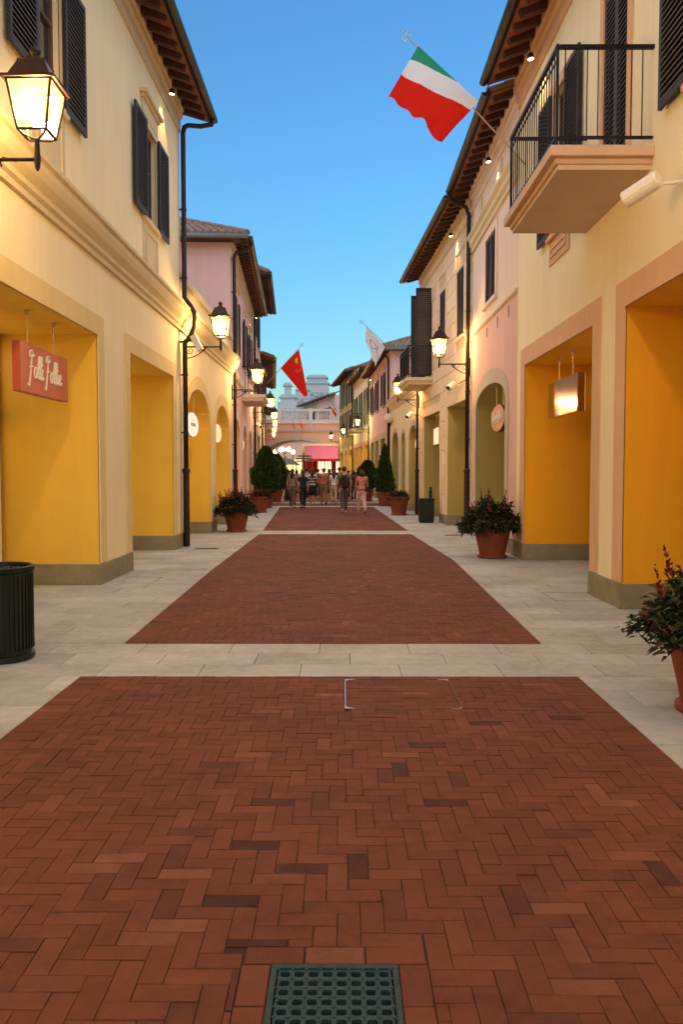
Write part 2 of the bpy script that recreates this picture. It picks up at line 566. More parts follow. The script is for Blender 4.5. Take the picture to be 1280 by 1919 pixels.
def brick_panel(left, right, first):
    """left and right: the panel's side edges as [(x, y), ...], near to far"""
    y0, y1 = left[0][1], left[-1][1]
    outline = left[::-1] + right              # counter clockwise: down the left side, up the right
    bed = MB()
    if first:
        xa, xb = left[0][0], right[0][0]
        for r in ((xa, xb, y0, GRATE[2]), (xa, GRATE[0], GRATE[2], GRATE[3]), (GRATE[1], xb, GRATE[2], GRATE[3]), (xa, xb, GRATE[3], y1)):
            bed.poly([(x, y, -0.0046) for x, y in rect(*r)])
    else:
        bed.poly([(x, y, -0.0046) for x, y in outline])
    root = bed.build('brick_paving', BED)
    tag(root, kind='structure')
    xs = [p[0] for p in outline]
    polys = []
    bord = BL + GAP
    inL = [(x + bord, y) for x, y in left]
    inR = [(x - bord, y) for x, y in right]
    inner = inL[::-1] + inR
    for p, o in herringbone(min(xs), max(xs), y0, y1):
        q = p
        for a, b in zip(inner, inner[1:] + inner[:1]):
            q = clip(q, a, b)
            if len(q) < 3:
                break
        if len(q) < 3:
            continue
        if first:
            for r in ((GRATE[0] - 0.10, GRATE[1] + 0.10, GRATE[2] - 0.10, GRATE[3] + 0.10), COVER):
                q = cut_out(q, r)
                if len(q) < 3:
                    break
        if len(q) < 3 or area(q) < 0.0012:
            continue
        polys.append((q, o, q == p))
    for line, sgn in ((left, 1), (right, -1)):
        y = y0
        while y < y1 - 0.02:
            yb = min(y + BW, y1)
            xa, xb = along(line, y), along(line, yb)
            q = [(xa, y + GAP / 2), (xa + sgn * BL, y + GAP / 2), (xb + sgn * BL, yb - GAP / 2), (xb, yb - GAP / 2)]
            polys.append((q if sgn > 0 else q[::-1], 2, False))
            y += BW
    if first:
        gx0, gx1, gy0, gy1 = GRATE
        for k in range(5):
            d = (gx1 - gx0 + 0.19) / 3
            if k < 3:
                polys.append((rect(gx0 - 0.095 + k * d + 0.002, gx0 - 0.095 + (k + 1) * d - 0.002, gy1 + 0.004, gy1 + 0.096), 2, False))
        for k in range(2):
            for xa, xb in ((gx0 - 0.096, gx0 - 0.004), (gx1 + 0.004, gx1 + 0.096)):
                polys.append((rect(xa, xb, gy0 + k * 0.21 + 0.002, gy0 + (k + 1) * 0.21 - 0.002), 2, False))
        cx0, cx1, cy0, cy1 = COVER
        for j in range(9):
            ya_ = cy0 + 0.012 + j * 0.0862
            xq = cx0 + 0.010 - (0.105 if j % 2 else 0)
            while xq < cx1 - 0.03:
                qa, qb = max(xq, cx0 + 0.010), min(xq + 0.2, cx1 - 0.010)
                if qb - qa > 0.03:
                    polys.append((rect(qa, qb - 0.002, ya_, ya_ + 0.084), 2, False))
                xq += 0.2
    stuff = MB()
    cen = [(sum(v[0] for v in q) / len(q), sum(v[1] for v in q) / len(q)) for q, _, _ in polys]
    single = set()
    if first:
        order = sorted((i for i in range(len(polys)) if in_view(cen[i])), key=lambda i: cen[i][1])
        single = set(order[:270])
        for i in range(len(polys)):
            if any(inside(p, polys[i][0]) for p in DARK_AT + LIGHT_AT):
                single.add(i)
    whole = {}
    for i, (q, o, full) in enumerate(polys):
        top = max(-.0012, min(.0016, RND.gauss(0, 0.0010)))
        if i in single:
            mat_ = BRICK
            if any(inside(p, q) for p in DARK_AT):
                mat_ = DARKB
            elif any(inside(p, q) for p in LIGHT_AT):
                mat_ = LIGHTB
            key = (o, mat_.name) if full else None
            c = cen[i]
            if key and key in whole:
                me = whole[key]
            else:
                mb = MB()
                slab_geo(mb, [(p[0] - c[0], p[1] - c[1]) for p in q], 0, 0.002, 0.05)
                me = mb.mesh('brick', mat_)
                if key:
                    whole[key] = me
            b_ = link('brick', me, root, (c[0], c[1], top))
            b_.rotation_euler = (RND.uniform(-.010, .010), RND.uniform(-.010, .010), RND.uniform(-.010, .010))
            b_.scale = (1 + RND.uniform(-.022, .012), 1 + RND.uniform(-.022, .012), 1)
        else:
            h1, h2, h3, h4 = [RND.uniform(-.0007, .0016) for _ in range(4)]
            if full:
                q = [(q[0][0] + h1, q[0][1] + h2), (q[1][0] - h3, q[1][1] + h2), (q[2][0] - h3, q[2][1] - h4), (q[3][0] + h1, q[3][1] - h4)]
            slab_geo(stuff, q, top, 0.002, 0.05, 0.009)
    s_ = stuff.build('brick_field', BRICK, root)
    tag(s_, kind='stuff')
    return root
PANELS = [([(-2.06, 1.0), (-2.055, 6.35)], [(1.82, 1.0), (1.82, 6.35)]),
          ([(-2.04, 7.56), (-2.14, 13.0), (-2.15, 20.75)], [(1.83, 7.56), (1.96, 14.8), (1.69, 20.75)]),
          ([(-2.17, 21.95), (-2.83, 36.4)], [(1.71, 21.95), (1.29, 36.4)])]
for k, (l, r) in enumerate(PANELS):
    brick_panel(l, r, k == 0)
# beyond the third panel the bricks are too small to tell apart: a cross strip and a last long panel
FARB = pieces('far_brick', [(0, (0.135, 0.036, 0.016)), (1, (0.15, 0.042, 0.019))])
fb = MB()
fb.poly([(-3.9, 37.4, 0), (2.2, 37.4, 0), (2.1, 40.6, 0), (-4.1, 40.6, 0)])
fb.poly([(-3.1, 42, 0), (1.1, 42, 0), (0.3, 55, 0), (-1.6, 76, 0), (-5.8, 76, 0), (-4.0, 55, 0)])
tag(fb.build('far_brick_paving', FARB), kind='structure')

# granite pavements and cross bands
rows = []
for (ya, yb, n) in ((1.15, 6.35, 13), (6.35, 7.56, 3), (7.56, 20.75, 33), (20.75, 21.95, 3), (21.95, 36.4, 36), (36.4, 37.4, 3)):
    for k in range(n):
        rows.append((ya + (yb - ya) * k / n, ya + (yb - ya) * (k + 1) / n))
bed = MB()
for ya, yb in [(-6, 1.0), (1.0, 1.15)] + rows + [(k + .4, k + 1.4) for k in range(37, 81)]:
    spans = [(along(LEFT, ya) - 1.5, along(RIGHT, ya) + 1.5, along(LEFT, yb) - 1.5, along(RIGHT, yb) + 1.5)]
    for lf, rt in PANELS:
        if lf[0][1] <= (ya + yb) / 2 <= lf[-1][1]:
            s0 = spans[0]
            spans = [(s0[0], along(lf, ya), s0[2], along(lf, yb)), (along(rt, ya), s0[1], along(rt, yb), s0[3])]
    for p, q, r, t in spans:
        bed.poly([(p, ya, -0.012), (q, ya, -0.012), (t, yb, -0.012), (r, yb, -0.012)])
pave = bed.build('pavement', SLABBED)
tag(pave, kind='structure')
slabs = []
SLIN = [(-1, 0.25), (0.25, 0.25)]
for ri, (ya, yb) in enumerate(rows):
    def ext(y):
        l, r = along(LEFT, y) - 1.36, along(RIGHT, y) + 1.36
        for lf, rt in PANELS:
            if lf[0][1] - 1e-6 <= (ya + yb) / 2 <= lf[-1][1] + 1e-6:
                return [(l, along(lf, y) - 0.003), (along(rt, y) + 0.003, r)]
        return [(l, r)]
    for (a0, a1), (b0, b1) in zip(ext(ya), ext(yb)):
        off = 0.05 + (0.4 if ri % 2 else 0.0) + (0.13 if ri % 3 == 0 else 0)
        k = math.floor((min(a0, b0) - off) / 0.8)
        while off + k * 0.8 < max(a1, b1):
            xa, xb = off + k * 0.8, off + (k + 1) * 0.8
            h = 0.0025
            q = [(max(xa + h, a0), ya + h), (min(xb - h, a1), ya + h), (min(xb - h, b1), yb - h), (max(xa + h, b0), yb - h)]
            if q[1][0] - q[0][0] > 0.03 and q[2][0] - q[3][0] > 0.03:
                slabs.append(q)
            k += 1
COVERS = [ground(262, 1087), ground(1072, 1118)]
def slabvis(q):
    c = (sum(p[0] for p in q) / 4, sum(p[1] for p in q) / 4)
    return c[1] > 3.2 and in_view(c) and -3.5 < c[0] < 3.3
vis = sorted([q for q in slabs if slabvis(q)], key=lambda q: q[0][1])[:290]
vid = set(id(q) for q in vis)
rest = MB()
for q in slabs:
    if id(q) in vid:
        mb = MB()
        c = (sum(p[0] for p in q) / 4, sum(p[1] for p in q) / 4)
        slab_geo(mb, [(p[0] - c[0], p[1] - c[1]) for p in q], 0, 0.003, 0.05)
        mb.build('slab', GRAN, pave, loc=(c[0], c[1], RND.uniform(-0.001, 0.001)))
    else:
        slab_geo(rest, q, RND.uniform(-0.001, 0.001), 0.003, 0.05)
tag(rest.build('slab_field', GRAN, pave), kind='stuff')
far = MB()
y = 37.4
while y < 81:
    far.poly([(along(LEFT, y) - 1.5, y, -0.004), (along(RIGHT, y) + 1.5, y, -0.004), (along(RIGHT, y + 1) + 1.5, y + 1, -0.004), (along(LEFT, y + 1) - 1.5, y + 1, -0.004)])
    y += 1
far.poly([(-60, 81, -0.004), (60, 81, -0.004), (60, 140, -0.004), (-60, 140, -0.004)])
tag(far.build('far_pavement', pieces('far_granite', [(0, (0.39, 0.385, 0.355)), (1, (0.43, 0.42, 0.39))])), kind='structure')

# drain cover: frame, and a plate of bars that leaves real slots over a dark pit
gx0, gx1, gy0, gy1 = GRATE
gr = empty('drain_grate', ((gx0 + gx1) / 2, (gy0 + gy1) / 2, 0))
tag(gr, 'square teal cast iron drain grate with rows of slots set in the brick', 'drain grate')
hw, hd = (gx1 - gx0) / 2, (gy1 - gy0) / 2
CAST = M('cast_iron', (0.010, 0.042, 0.050), 0.6, 0.4, 25, 0.5, 120)
mb = MB()
for a in ((-hw, hw, -hd, -hd + .02), (-hw, hw, hd - .02, hd), (-hw, -hw + .02, -hd + .02, hd - .02), (hw - .02, hw, -hd + .02, hd - .02)):
    mb.box(*a, -0.05, 0.001)
mb.build('frame', CAST, gr, bevel=0.002)
mb = MB()
nx, ny = 8, 8
cw, cdp = (2 * hw - .05) / nx, (2 * hd - .05) / ny
def plate_cell(mb, x0, x1, y0, y1, rx, ry, z0, z1, seg=12):
    """one cell of the plate with a rounded slot through it"""
    cx, cy = (x0 + x1) / 2, (y0 + y1) / 2
    inner, outer = [], []
    for k in range(seg):
        a = 2 * pi * (k + .5) / seg
        c, s = math.cos(a), math.sin(a)
        pw = 0.55
        inner.append((cx + rx * math.copysign(abs(c) ** pw, c), cy + ry * math.copysign(abs(s) ** pw, s)))
        m_ = max(abs(c) / (x1 - x0), abs(s) / (y1 - y0)) * 2
        outer.append((cx + c / m_, cy + s / m_))
    for k in range(seg):
        j = (k + 1) % seg
        mb.poly([(*inner[k], z1), (*outer[k], z1), (*outer[j], z1), (*inner[j], z1)])
        mb.poly([(*inner[k], z0), (*inner[k], z1), (*inner[j], z1), (*inner[j], z0)])
    for sx, sy in ((x0, y0), (x1, y0), (x1, y1), (x0, y1)):
        near = sorted(outer, key=lambda p: (p[0] - sx) ** 2 + (p[1] - sy) ** 2)[:2]
        mb.poly([(*near[0], z1), (sx, sy, z1), (*near[1], z1)])
for i in range(nx):
    for j in range(ny):
        x0, y0 = -hw + .025 + i * cw, -hd + .025 + j * cdp
        plate_cell(mb, x0, x0 + cw, y0, y0 + cdp, cw * .35, cdp * .31, -.03, -.003)
mb.build('slotted_plate', CAST, gr, recalc=False)
mb = MB()
for i in range(nx + 1):
    for j in range(ny + 1):
        mb.lathe([(.006, -.003), (.0045, 0.0005)], (-hw + .025 + i * cw, -hd + .025 + j * cdp, 0), 6)
tag(mb.build('studs', CAST, gr), kind='stuff')
mb = MB()
mb.poly([(-hw, -hd, -.08), (hw, -hd, -.08), (hw, hd, -.08), (-hw, hd, -.08)])
for a, b in (((-hw, -hd), (hw, -hd)), ((hw, -hd), (hw, hd)), ((hw, hd), (-hw, hd)), ((-hw, hd), (-hw, -hd))):
    mb.poly([(*a, -.08), (*b, -.08), (*b, -.03), (*a, -.03)])
mb.build('pit', M('pit_dark', (0.01, 0.01, 0.011), 0.9), gr)
# steel edged inspection cover with brick infill
STEEL = M('galvanised_edge', (0.42, 0.44, 0.44), 0.35, 0.4, 12, metal=0.8)
RUST = M('dark_steel_edge', (0.10, 0.06, 0.045), 0.5, 0.4, 12, metal=0.6)
def edged_cover(name, r, label, bright):
    x0, x1, y0, y1 = r
    c = ((x0 + x1) / 2, (y0 + y1) / 2)
    o = empty(name, (*c, 0))
    tag(o, label, 'manhole cover')
    hx, hy, t = (x1 - x0) / 2, (y1 - y0) / 2, .007
    for a in ((-hx, hx, -hy, -hy + t), (-hx, hx, hy - t, hy), (-hx, -hx + t, -hy + t, hy - t), (hx - t, hx, -hy + t, hy - t)):
        mb = MB()
        mb.box(*a, -0.04, 0.0022)
        mb.build('edge_strip', STEEL if (bright and a[1] < 0) else RUST, o)
    if bright:
        for sx in (-1, 1):
            for sy in (-1, 1):
                mb = MB()
                cx, cy = sx * (hx - t), sy * (hy - t)
                mb.hexa([(cx, cy, -.01), (cx - sx * .075, cy, -.01), (cx - sx * .02, cy - sy * .025, -.01), (cx, cy - sy * .05, -.01),
                         (cx, cy, .002), (cx - sx * .075, cy, .002), (cx - sx * .02, cy - sy * .025, .002), (cx, cy - sy * .05, .002)])
                mb.build('corner_plate', STEEL, o)
edged_cover('inspection_cover', COVER, 'inspection cover of brick infill with bright steel corners', True)
for p, hx, hy, lab in ((COVERS[0], 0.25, 0.33, 'steel edged granite cover in the pavement beside the yellow arcade pier'),
                       (COVERS[1], 0.30, 0.36, 'steel edged granite cover in the pavement beside the amber shop recess')):
    edged_cover('pavement_cover', (p.x - hx, p.x + hx, p.y - hy, p.y + hy), lab, False)
for p, lab in ((ground(387, 1028), 'narrow dark slot drain in the pavement near the black downpipe foot'), (ground(851, 1003), 'narrow dark slot drain in the pavement by the litter bin')):
    o = empty('slot_drain', (p.x, p.y, 0))
    tag(o, lab, 'slot drain')
    mb = MB()
    for k in range(6):
        mb.box(-.22 + k * .075, -.16 + k * .075, -.10, .10, -.02, .003)
    mb.build('grille_bars', IRON, o)
    mb = MB()
    mb.box(-.24, .24, -.125, -.10, -.02, .0035)
    mb.box(-.24, .24, .10, .125, -.02, .0035)
    mb.build('frame', IRON, o)

# ------------------------------------------------------------------ building kit
def arch_path(u0, u1, zt, rise, zb, t=0.0, n=14):
    """outline of an opening from its near foot over the top to its far foot, t outside it"""
    if not rise:
        return [(u0 - t, zb), (u0 - t, zt + t), (u1 + t, zt + t), (u1 + t, zb)]
    uc, a, zs = (u0 + u1) / 2, (u1 - u0) / 2 + t, zt - rise
    return [(u0 - t, zb)] + [(uc - a * math.cos(pi * k / n), zs + (rise + t) * math.sin(pi * k / n)) for k in range(n + 1)] + [(u1 + t, zb)]
def wall(fr, parent, mat, u0, u1, z0, z1, notches=(), holes=(), ends=(5.0, 5.0), name='wall', hole_depth=0.14, rmat=None):
    """front skin with real openings; notches run down to z0, holes are windows"""
    outer = [(u0, z0)]
    for (a, b, zt, rise, *_r) in notches:
        outer += arch_path(a, b, zt, rise, z0)
    outer += [(u1, z0), (u1, z1), (u0, z1)]
    loops = [outer] + [[(a, c), (a, d), (b, d), (b, c)] for (a, b, c, d) in holes]
    flat = [p for l in loops for p in l]
    tris = geometry.tessellate_polygon([[Vector((p[0], p[1], 0)) for p in l] for l in loops])
    mb = MB()
    mb.v = [fr.w(p[0], 0, p[1]) for p in flat]
    for t in tris:
        mb.f.append(tuple(t))
        mb.mi.append(0)
    mb.cur = 0
    for (a, b, c, d) in holes:
        l = [(a, c), (a, d), (b, d), (b, c)]
        for p, q in zip(l, l[1:] + l[:1]):
            mb.poly([fr.w(p[0], 0, p[1]), fr.w(q[0], 0, q[1]), fr.w(q[0], -hole_depth, q[1]), fr.w(p[0], -hole_depth, p[1])])
    for u, dp in ((u0, ends[0]), (u1, ends[1])):
        if dp:
            mb.poly([fr.w(u, 0, z0), fr.w(u, 0, z1), fr.w(u, -dp, z1), fr.w(u, -dp, z0)])
    return mb.build(name, mat, parent)
def recess(fr, parent, notch, depth, mat, z0=0.0, front=True, lit=True):
    """the deep reveal behind an opening and the lit shop front at its back"""
    a, b, zt, rise = notch[:4]
    path = arch_path(a, b, zt, rise, z0)
    mb = MB()
    for p, q in zip(path, path[1:]):
        mb.poly([fr.w(p[0], -.001, p[1]), fr.w(q[0], -.001, q[1]), fr.w(q[0], -depth, q[1]), fr.w(p[0], -depth, p[1])])
    rc = mb.build('recess', mat, parent)
    sf = MB()
    n0 = -depth + .01
    t = .07
    sf.fbox(fr, a, a + t, n0 - .06, n0, 0, zt)
    sf.fbox(fr, b - t, b, n0 - .06, n0, 0, zt)
    sf.fbox(fr, a + t, b - t, n0 - .06, n0, zt - .12, zt)
    sf.fbox(fr, a + t, b - t, n0 - .06, n0, 0, .14)
    k = 3
    for i in range(1, k):
        uu = a + (b - a) * i / k
        sf.fbox(fr, uu - t / 2, uu + t / 2, n0 - .06, n0 - .001, .14, zt - .12)
    sf.fbox(fr, a + t, b - t, n0 - .055, n0 - .003, 2.35, 2.43)
    s = sf.build('shop_front', FRAMEW, parent)
    for i in range(k):
        u0_, u1_ = a + (b - a) * i / k, a + (b - a) * (i + 1) / k
        g_ = MB()
        g_.poly([fr.w(u0_, n0 - .03, .1), fr.w(u1_, n0 - .03, .1), fr.w(u1_, n0 - .03, zt - .1), fr.w(u0_, n0 - .03, zt - .1)])
        g_.build('pane', clearglass(), s)
    it = MB()
    it.poly([fr.w(a, n0 - .9, 0.1), fr.w(b, n0 - .9, 0.1), fr.w(b, n0 - .9, zt), fr.w(a, n0 - .9, zt)])
    it.build('lit_interior', LIT if lit else PANE, s)
    sh = MB()
    for q, z in enumerate((0.6, 1.2, 1.8)):
        sh.fbox(fr, a + .25, b - .25, n0 - .88, n0 - .6, z, z + .04)
    for q in range(14):
        uu, z = RND.uniform(a + .35, b - .4), RND.choice((.64, 1.24, 1.84))
        sh.fbox(fr, uu, uu + RND.uniform(.1, .22), n0 - .82, n0 - .68, z, z + RND.uniform(.14, .36))
    sh.build('display_shelf', FRAMEW, s)
    return rc
def trim(fr, parent, notch, t, mat, zb=0.3, proud=.022, th=None):
    a, b, zt, rise = notch[:4]
    ip, op = arch_path(a, b, zt, rise, zb), arch_path(a, b, zt, rise, zb, t)
    mb = MB()
    for k in range(len(ip) - 1):
        i0, i1, o0, o1 = ip[k], ip[k + 1], op[k], op[k + 1]
        mb.poly([fr.w(i0[0], proud, i0[1]), fr.w(i1[0], proud, i1[1]), fr.w(o1[0], proud, o1[1]), fr.w(o0[0], proud, o0[1])])
        mb.poly([fr.w(o0[0], proud, o0[1]), fr.w(o1[0], proud, o1[1]), fr.w(o1[0], -.01, o1[1]), fr.w(o0[0], -.01, o0[1])])
        mb.poly([fr.w(i0[0], proud, i0[1]), fr.w(i1[0], proud, i1[1]), fr.w(i1[0], -.01, i1[1]), fr.w(i0[0], -.01, i0[1])])
    return mb.build('door_surround', mat, parent)
def plinths(fr, parent, u0, u1, notches, depth, h=0.29, mat=None):
    xs = [u0]
    for n_ in notches:
        xs += [n_[0], n_[1]]
    xs.append(u1)
    for a, b in zip(xs[::2], xs[1::2]):
        if b - a > .05:
            mb = MB()
            e0 = .022 if a > u0 else 0
            e1 = .022 if b < u1 else 0
            mb.fbox(fr, a - e0, b + e1, -depth, .030, 0, h)
            mb.build('plinth', mat or PLINTH, parent, bevel=.006)
def moulding(fr, parent, mat, u0, u1, prof, name='cornice', wrap=0.0):
    """profile [(n, z), ...] swept along the facade, closed back to the wall"""
    mb = MB()
    for (n0, z0), (n1, z1) in zip(prof, prof[1:]):
        mb.poly([fr.w(u0, n0, z0), fr.w(u1, n0, z0), fr.w(u1, n1, z1), fr.w(u0, n1, z1)])
    for u in (u0, u1):
        mb.poly([fr.w(u, n, z) for n, z in prof])
    return mb.build(name, mat, parent)
SHUT_CACHE = {}
def shutter_mesh(wd, ht, mat):
    key = (round(wd, 3), round(ht, 3), mat.name)
    if key in SHUT_CACHE:
        return SHUT_CACHE[key]
    mb = MB()
    s = .055
    x0, x1 = -wd / 2, wd / 2
    mb.box(x0, x0 + s, 0, .04, 0, ht)
    mb.box(x1 - s, x1, 0, .04, 0, ht)
    for z in (0, ht - .07):
        mb.box(x0 + s, x1 - s, .002, .038, z, z + .07)
    z = .075
    mb.box(x0 + s, x1 - s, .002, .006, .07, ht - .07)
    mb.cur = 1
    while z < ht - .12:
        mb.hexa([(x0 + s, .008, z + .036), (x1 - s, .008, z + .036), (x1 - s, .040, z), (x0 + s, .040, z),
                 (x0 + s, .008, z + .046), (x1 - s, .008, z + .046), (x1 - s, .040, z + .010), (x0 + s, .040, z + .010)])
        z += .062
    me = mb.mesh('shutter', [mat, SLAT if mat is SHUT else mat])
    SHUT_CACHE[key] = me
    return me
def put(fr, parent, name, me, u, n, z, turn=0.0):
    o = link(name, me, parent, fr.w(u, n, z))
    o.rotation_euler = (0, 0, fr.rot + turn)
    return o
def window(fr, parent, uc, wd, z0, z1, mat_trim, mode='open', sw=None, smat=None, apron=0.0, head=0.0, tw=.11, toff=(0, 0)):
    """surround as the part; shutters, panes, sill, apron and hood as its pieces"""
    smat = smat or SHUT
    ip, op = arch_path(uc - wd / 2, uc + wd / 2, z1, 0, z0), arch_path(uc - wd / 2, uc + wd / 2, z1, 0, z0, tw)
    mb = MB()
    p_ = .03
    for k in range(3):
        i0, i1, o0, o1 = ip[k], ip[k + 1], op[k], op[k + 1]
        mb.poly([fr.w(i0[0], p_, i0[1]), fr.w(i1[0], p_, i1[1]), fr.w(o1[0], p_, o1[1]), fr.w(o0[0], p_, o0[1])])
        mb.poly([fr.w(o0[0], p_, o0[1]), fr.w(o1[0], p_, o1[1]), fr.w(o1[0], -.01, o1[1]), fr.w(o0[0], -.01, o0[1])])
        mb.poly([fr.w(i0[0], p_, i0[1]), fr.w(i1[0], p_, i1[1]), fr.w(i1[0], -.01, i1[1]), fr.w(i0[0], -.01, i0[1])])
    wo = mb.build('window', mat_trim, parent)
    s = MB()
    s.fbox(fr, uc - wd / 2 - tw - .03, uc + wd / 2 + tw + .03, -.02, .075, z0 - .09, z0 - .002)
    s.build('sill', mat_trim, wo, bevel=.008)
    if apron:
        a0, a1 = uc - wd / 2 - tw + .02, uc + wd / 2 + tw - .02
        s = MB()
        s.fbox(fr, a0, a1, -.01, .022, z0 - apron, z0 - .095)
        for r in ((a0 + .12, a1 - .12, z0 - .24, z0 - .20), (a0 + .12, a1 - .12, z0 - apron + .10, z0 - apron + .14)):
            s.fbox(fr, r[0], r[1], .022, .040, r[2], r[3])
        for r in ((a0 + .12, a0 + .16), (a1 - .16, a1 - .12)):
            s.fbox(fr, r[0], r[1], .022, .040, z0 - apron + .14, z0 - .24)
        s.build('apron', mat_trim, wo)
    if head:
        s = MB()
        a0, a1 = uc - wd / 2 - tw, uc + wd / 2 + tw
        s.fbox(fr, a0, a1, -.01, .035, z1 + tw + .003, z1 + head - .12)
        s.fbox(fr, a0 - .04, a1 + .04, -.01, .07, z1 + head - .12, z1 + head - .06)
        s.fbox(fr, a0 - .09, a1 + .09, -.01, .12, z1 + head - .06, z1 + head)
        s.build('hood', mat_trim, wo)
    if mode == 'open':
        g_ = MB()
        g_.fbox(fr, uc - wd / 2, uc + wd / 2, -.135, -.12, z0, z1)
        g_.build('pane', PANE, wo)
        b_ = MB()
        for r in ((-wd / 2, -wd / 2 + .06, z0, z1), (wd / 2 - .06, wd / 2, z0, z1), (-.035, .035, z0, z1)):
            b_.fbox(fr, uc + r[0], uc + r[1], -.118, -.075, r[2], r[3])
        for r in ((z0, z0 + .07), (z1 - .07, z1), ((z0 * .4 + z1 * .6), (z0 * .4 + z1 * .6) + .04)):
            b_.fbox(fr, uc - wd / 2 + .06, uc + wd / 2 - .06, -.117, -.078, r[0], r[1])
        b_.build('casement', FRAMEW, wo)
        sw = sw or wd * .5 + .3
        me = shutter_mesh(sw, z1 - z0 + .06, smat)
        put(fr, wo, 'shutter', me, uc - wd / 2 - sw / 2 - .005 + toff[0], .045, z0 - .03)
        put(fr, wo, 'shutter', me, uc + wd / 2 + sw / 2 + .005 + toff[1], .045, z0 - .03)
    else:
        me = shutter_mesh(wd / 2 - .004, z1 - z0 - .01, smat)
        put(fr, wo, 'shutter', me, uc - wd / 4, -.03, z0 + .004)
        put(fr, wo, 'shutter', me, uc + wd / 4, -.03, z0 + .004)
    return wo
def roof(fr, parent, u0, u1, ze, over=.62, depth=5.5, pitch=20, frieze=None, rafters=.42, near=.1, far=.5, sep=True, tilemat=None, hip=False):
    """sloping slab of tiles, terracotta soffit, one rafter object per rafter, gutter, frieze"""
    tp = math.tan(math.radians(pitch))
    def zz(n):
        return ze + (over - n) * tp
    ua, ub = u0 - near, u1 + far
    mb = MB()
    W = fr.w
    ii = depth + over if hip else 0
    nn = -depth
    mb.hexa([W(ua, over, ze + .05), W(ub, over, ze + .05), W(ub, nn, zz(nn) + .05), W(ua + ii, nn, zz(nn) + .05),
             W(ua, over, ze + .13), W(ub, over, ze + .13), W(ub, nn, zz(nn) + .13), W(ua + ii, nn, zz(nn) + .13)])
    r = mb.build('roof', tilemat or TILE, parent)
    s = MB()
    hm = over + .6 if hip else 0
    s.hexa([W(ua + .02, over - .02, ze), W(ub - .02, over - .02, ze), W(ub - .02, -.6, zz(-.6)), W(ua + .02 + hm, -.6, zz(-.6)),
            W(ua + .02, over - .02, ze + .048), W(ub - .02, over - .02, ze + .048), W(ub - .02, -.6, zz(-.6) + .048), W(ua + .02 + hm, -.6, zz(-.6) + .048)])
    s.build('soffit', SOFFIT, r)
    # rafters
    rm = MB()
    rw, rh = .055, .15
    rm.hexa([(-rw, -.05, zz(-.05) - rh), (rw, -.05, zz(-.05) - rh), (rw, over - .10, zz(over - .1) - rh * .75), (-rw, over - .10, zz(over - .1) - rh * .75),
             (-rw, -.05, zz(-.05) - .003), (rw, -.05, zz(-.05) - .003), (rw, over - .06, zz(over - .06) - .003), (-rw, over - .06, zz(over - .06) - .003)])
    if sep:
        me = rm.mesh('rafter', WOOD, bevel=.006)
        u = ua + .12
        while u < ub - .05:
            put(fr, r, 'rafter', me, u, 0, 0)
            u += rafters
    else:
        al = MB()
        u = ua + .12
        while u < ub - .05:
            al.hexa([W(u + (v.x), v.y, v.z) for v in rm.v])
            u += rafters
        tag(al.build('rafters', WOOD, r), kind='stuff')
    # verge board closing the far and near end, fascia and gutter
    gt = MB()
    gt.fbox(fr, ua, ub, over - .02, over + .004, ze - .015, ze + .09)
    gt.build('fascia', WOOD, r)
    gg = MB()
    n_ = 9
    rr = .075
    ring = [(over + .075 - rr * math.cos(pi * k / n_), ze + .065 - rr * math.sin(pi * k / n_)) for k in range(n_ + 1)]
    ring2 = [(n + (over + .075 - n) * .12, z + .004) for n, z in ring]
    for A, sgn in ((ring, 1), (ring2, -1)):
        for p, q in zip(A, A[1:]):
            gg.poly([W(ua, p[0], p[1]), W(ub, p[0], p[1]), W(ub, q[0], q[1]), W(ua, q[0], q[1])])
    for u in (ua, ub):
        gg.poly([W(u, p[0], p[1]) for p in ring])
    gg.build('gutter', GUTTER, r, smooth=True)
    if not hip:
        # two or three courses of barrel tiles along the eave edge, as one field
        tl = MB()
        u = ua + .11
        while u < ub - .1:
            for c in range(2):
                n0, n1 = over + .05 - c * .32, over - .33 - c * .32
                barrel(tl, W(u, n0, zz(n0) + .13 + .012 * 1), W(u, n1, zz(n1) + .135), .085, .07, fr.U)
            u += .215
        tag(tl.build('tile_courses', tilemat or TILE, r, smooth=False, recalc=False), kind='stuff')
    if frieze:
        zt = zz(0) - .03
        moulding(fr, parent, frieze, u0, u1, [(.0, ze - .42), (.035, ze - .42), (.035, ze - .16), (.08, ze - .12), (.08, ze - .02), (.11, ze + .02), (.11, zt), (0, zt)], 'frieze')
    return r
def barrel(mb, p0, p1, r0, r1, U, seg=5):
    up = Vector((0, 0, 1))
    a = [p0 + U * (r0 * math.cos(pi * k / seg)) + up * (r0 * math.sin(pi * k / seg) * .8) for k in range(seg + 1)]
    b = [p1 + U * (r1 * math.cos(pi * k / seg)) + up * (r1 * math.sin(pi * k / seg) * .8) for k in range(seg + 1)]
    for k in range(seg):
        mb.poly([a[k], a[k + 1], b[k + 1], b[k]])
    mb.poly(a)
def downpipe(fr, parent, pts, r=.05, foot=None, brackets=()):
    mb = MB()
    mb.tube([fr.w(*p) for p in pts], r, 10)
    o = mb.build('downpipe', GUTTER, parent, smooth=True)
    u, n = pts[-1][0], pts[-1][1]
    f_ = MB()
    f_.lathe([(r + .018, 0), (r + .018, 1.55), (r + .035, 1.56), (r + .035, 1.62), (r + .004, 1.66)], fr.w(u, n, 0), 12)
    f_.build('foot_pipe', GUTTER, o, smooth=False)
    for z in brackets:
        b_ = MB()
        b_.lathe([(r + .012, -.02), (r + .012, .02)], fr.w(u, n, z), 10)
        b_.fbox(fr, u - .012, u + .012, 0, n, z - .012, z + .012)
        b_.build('pipe_clip', GUTTER, o)
    return o
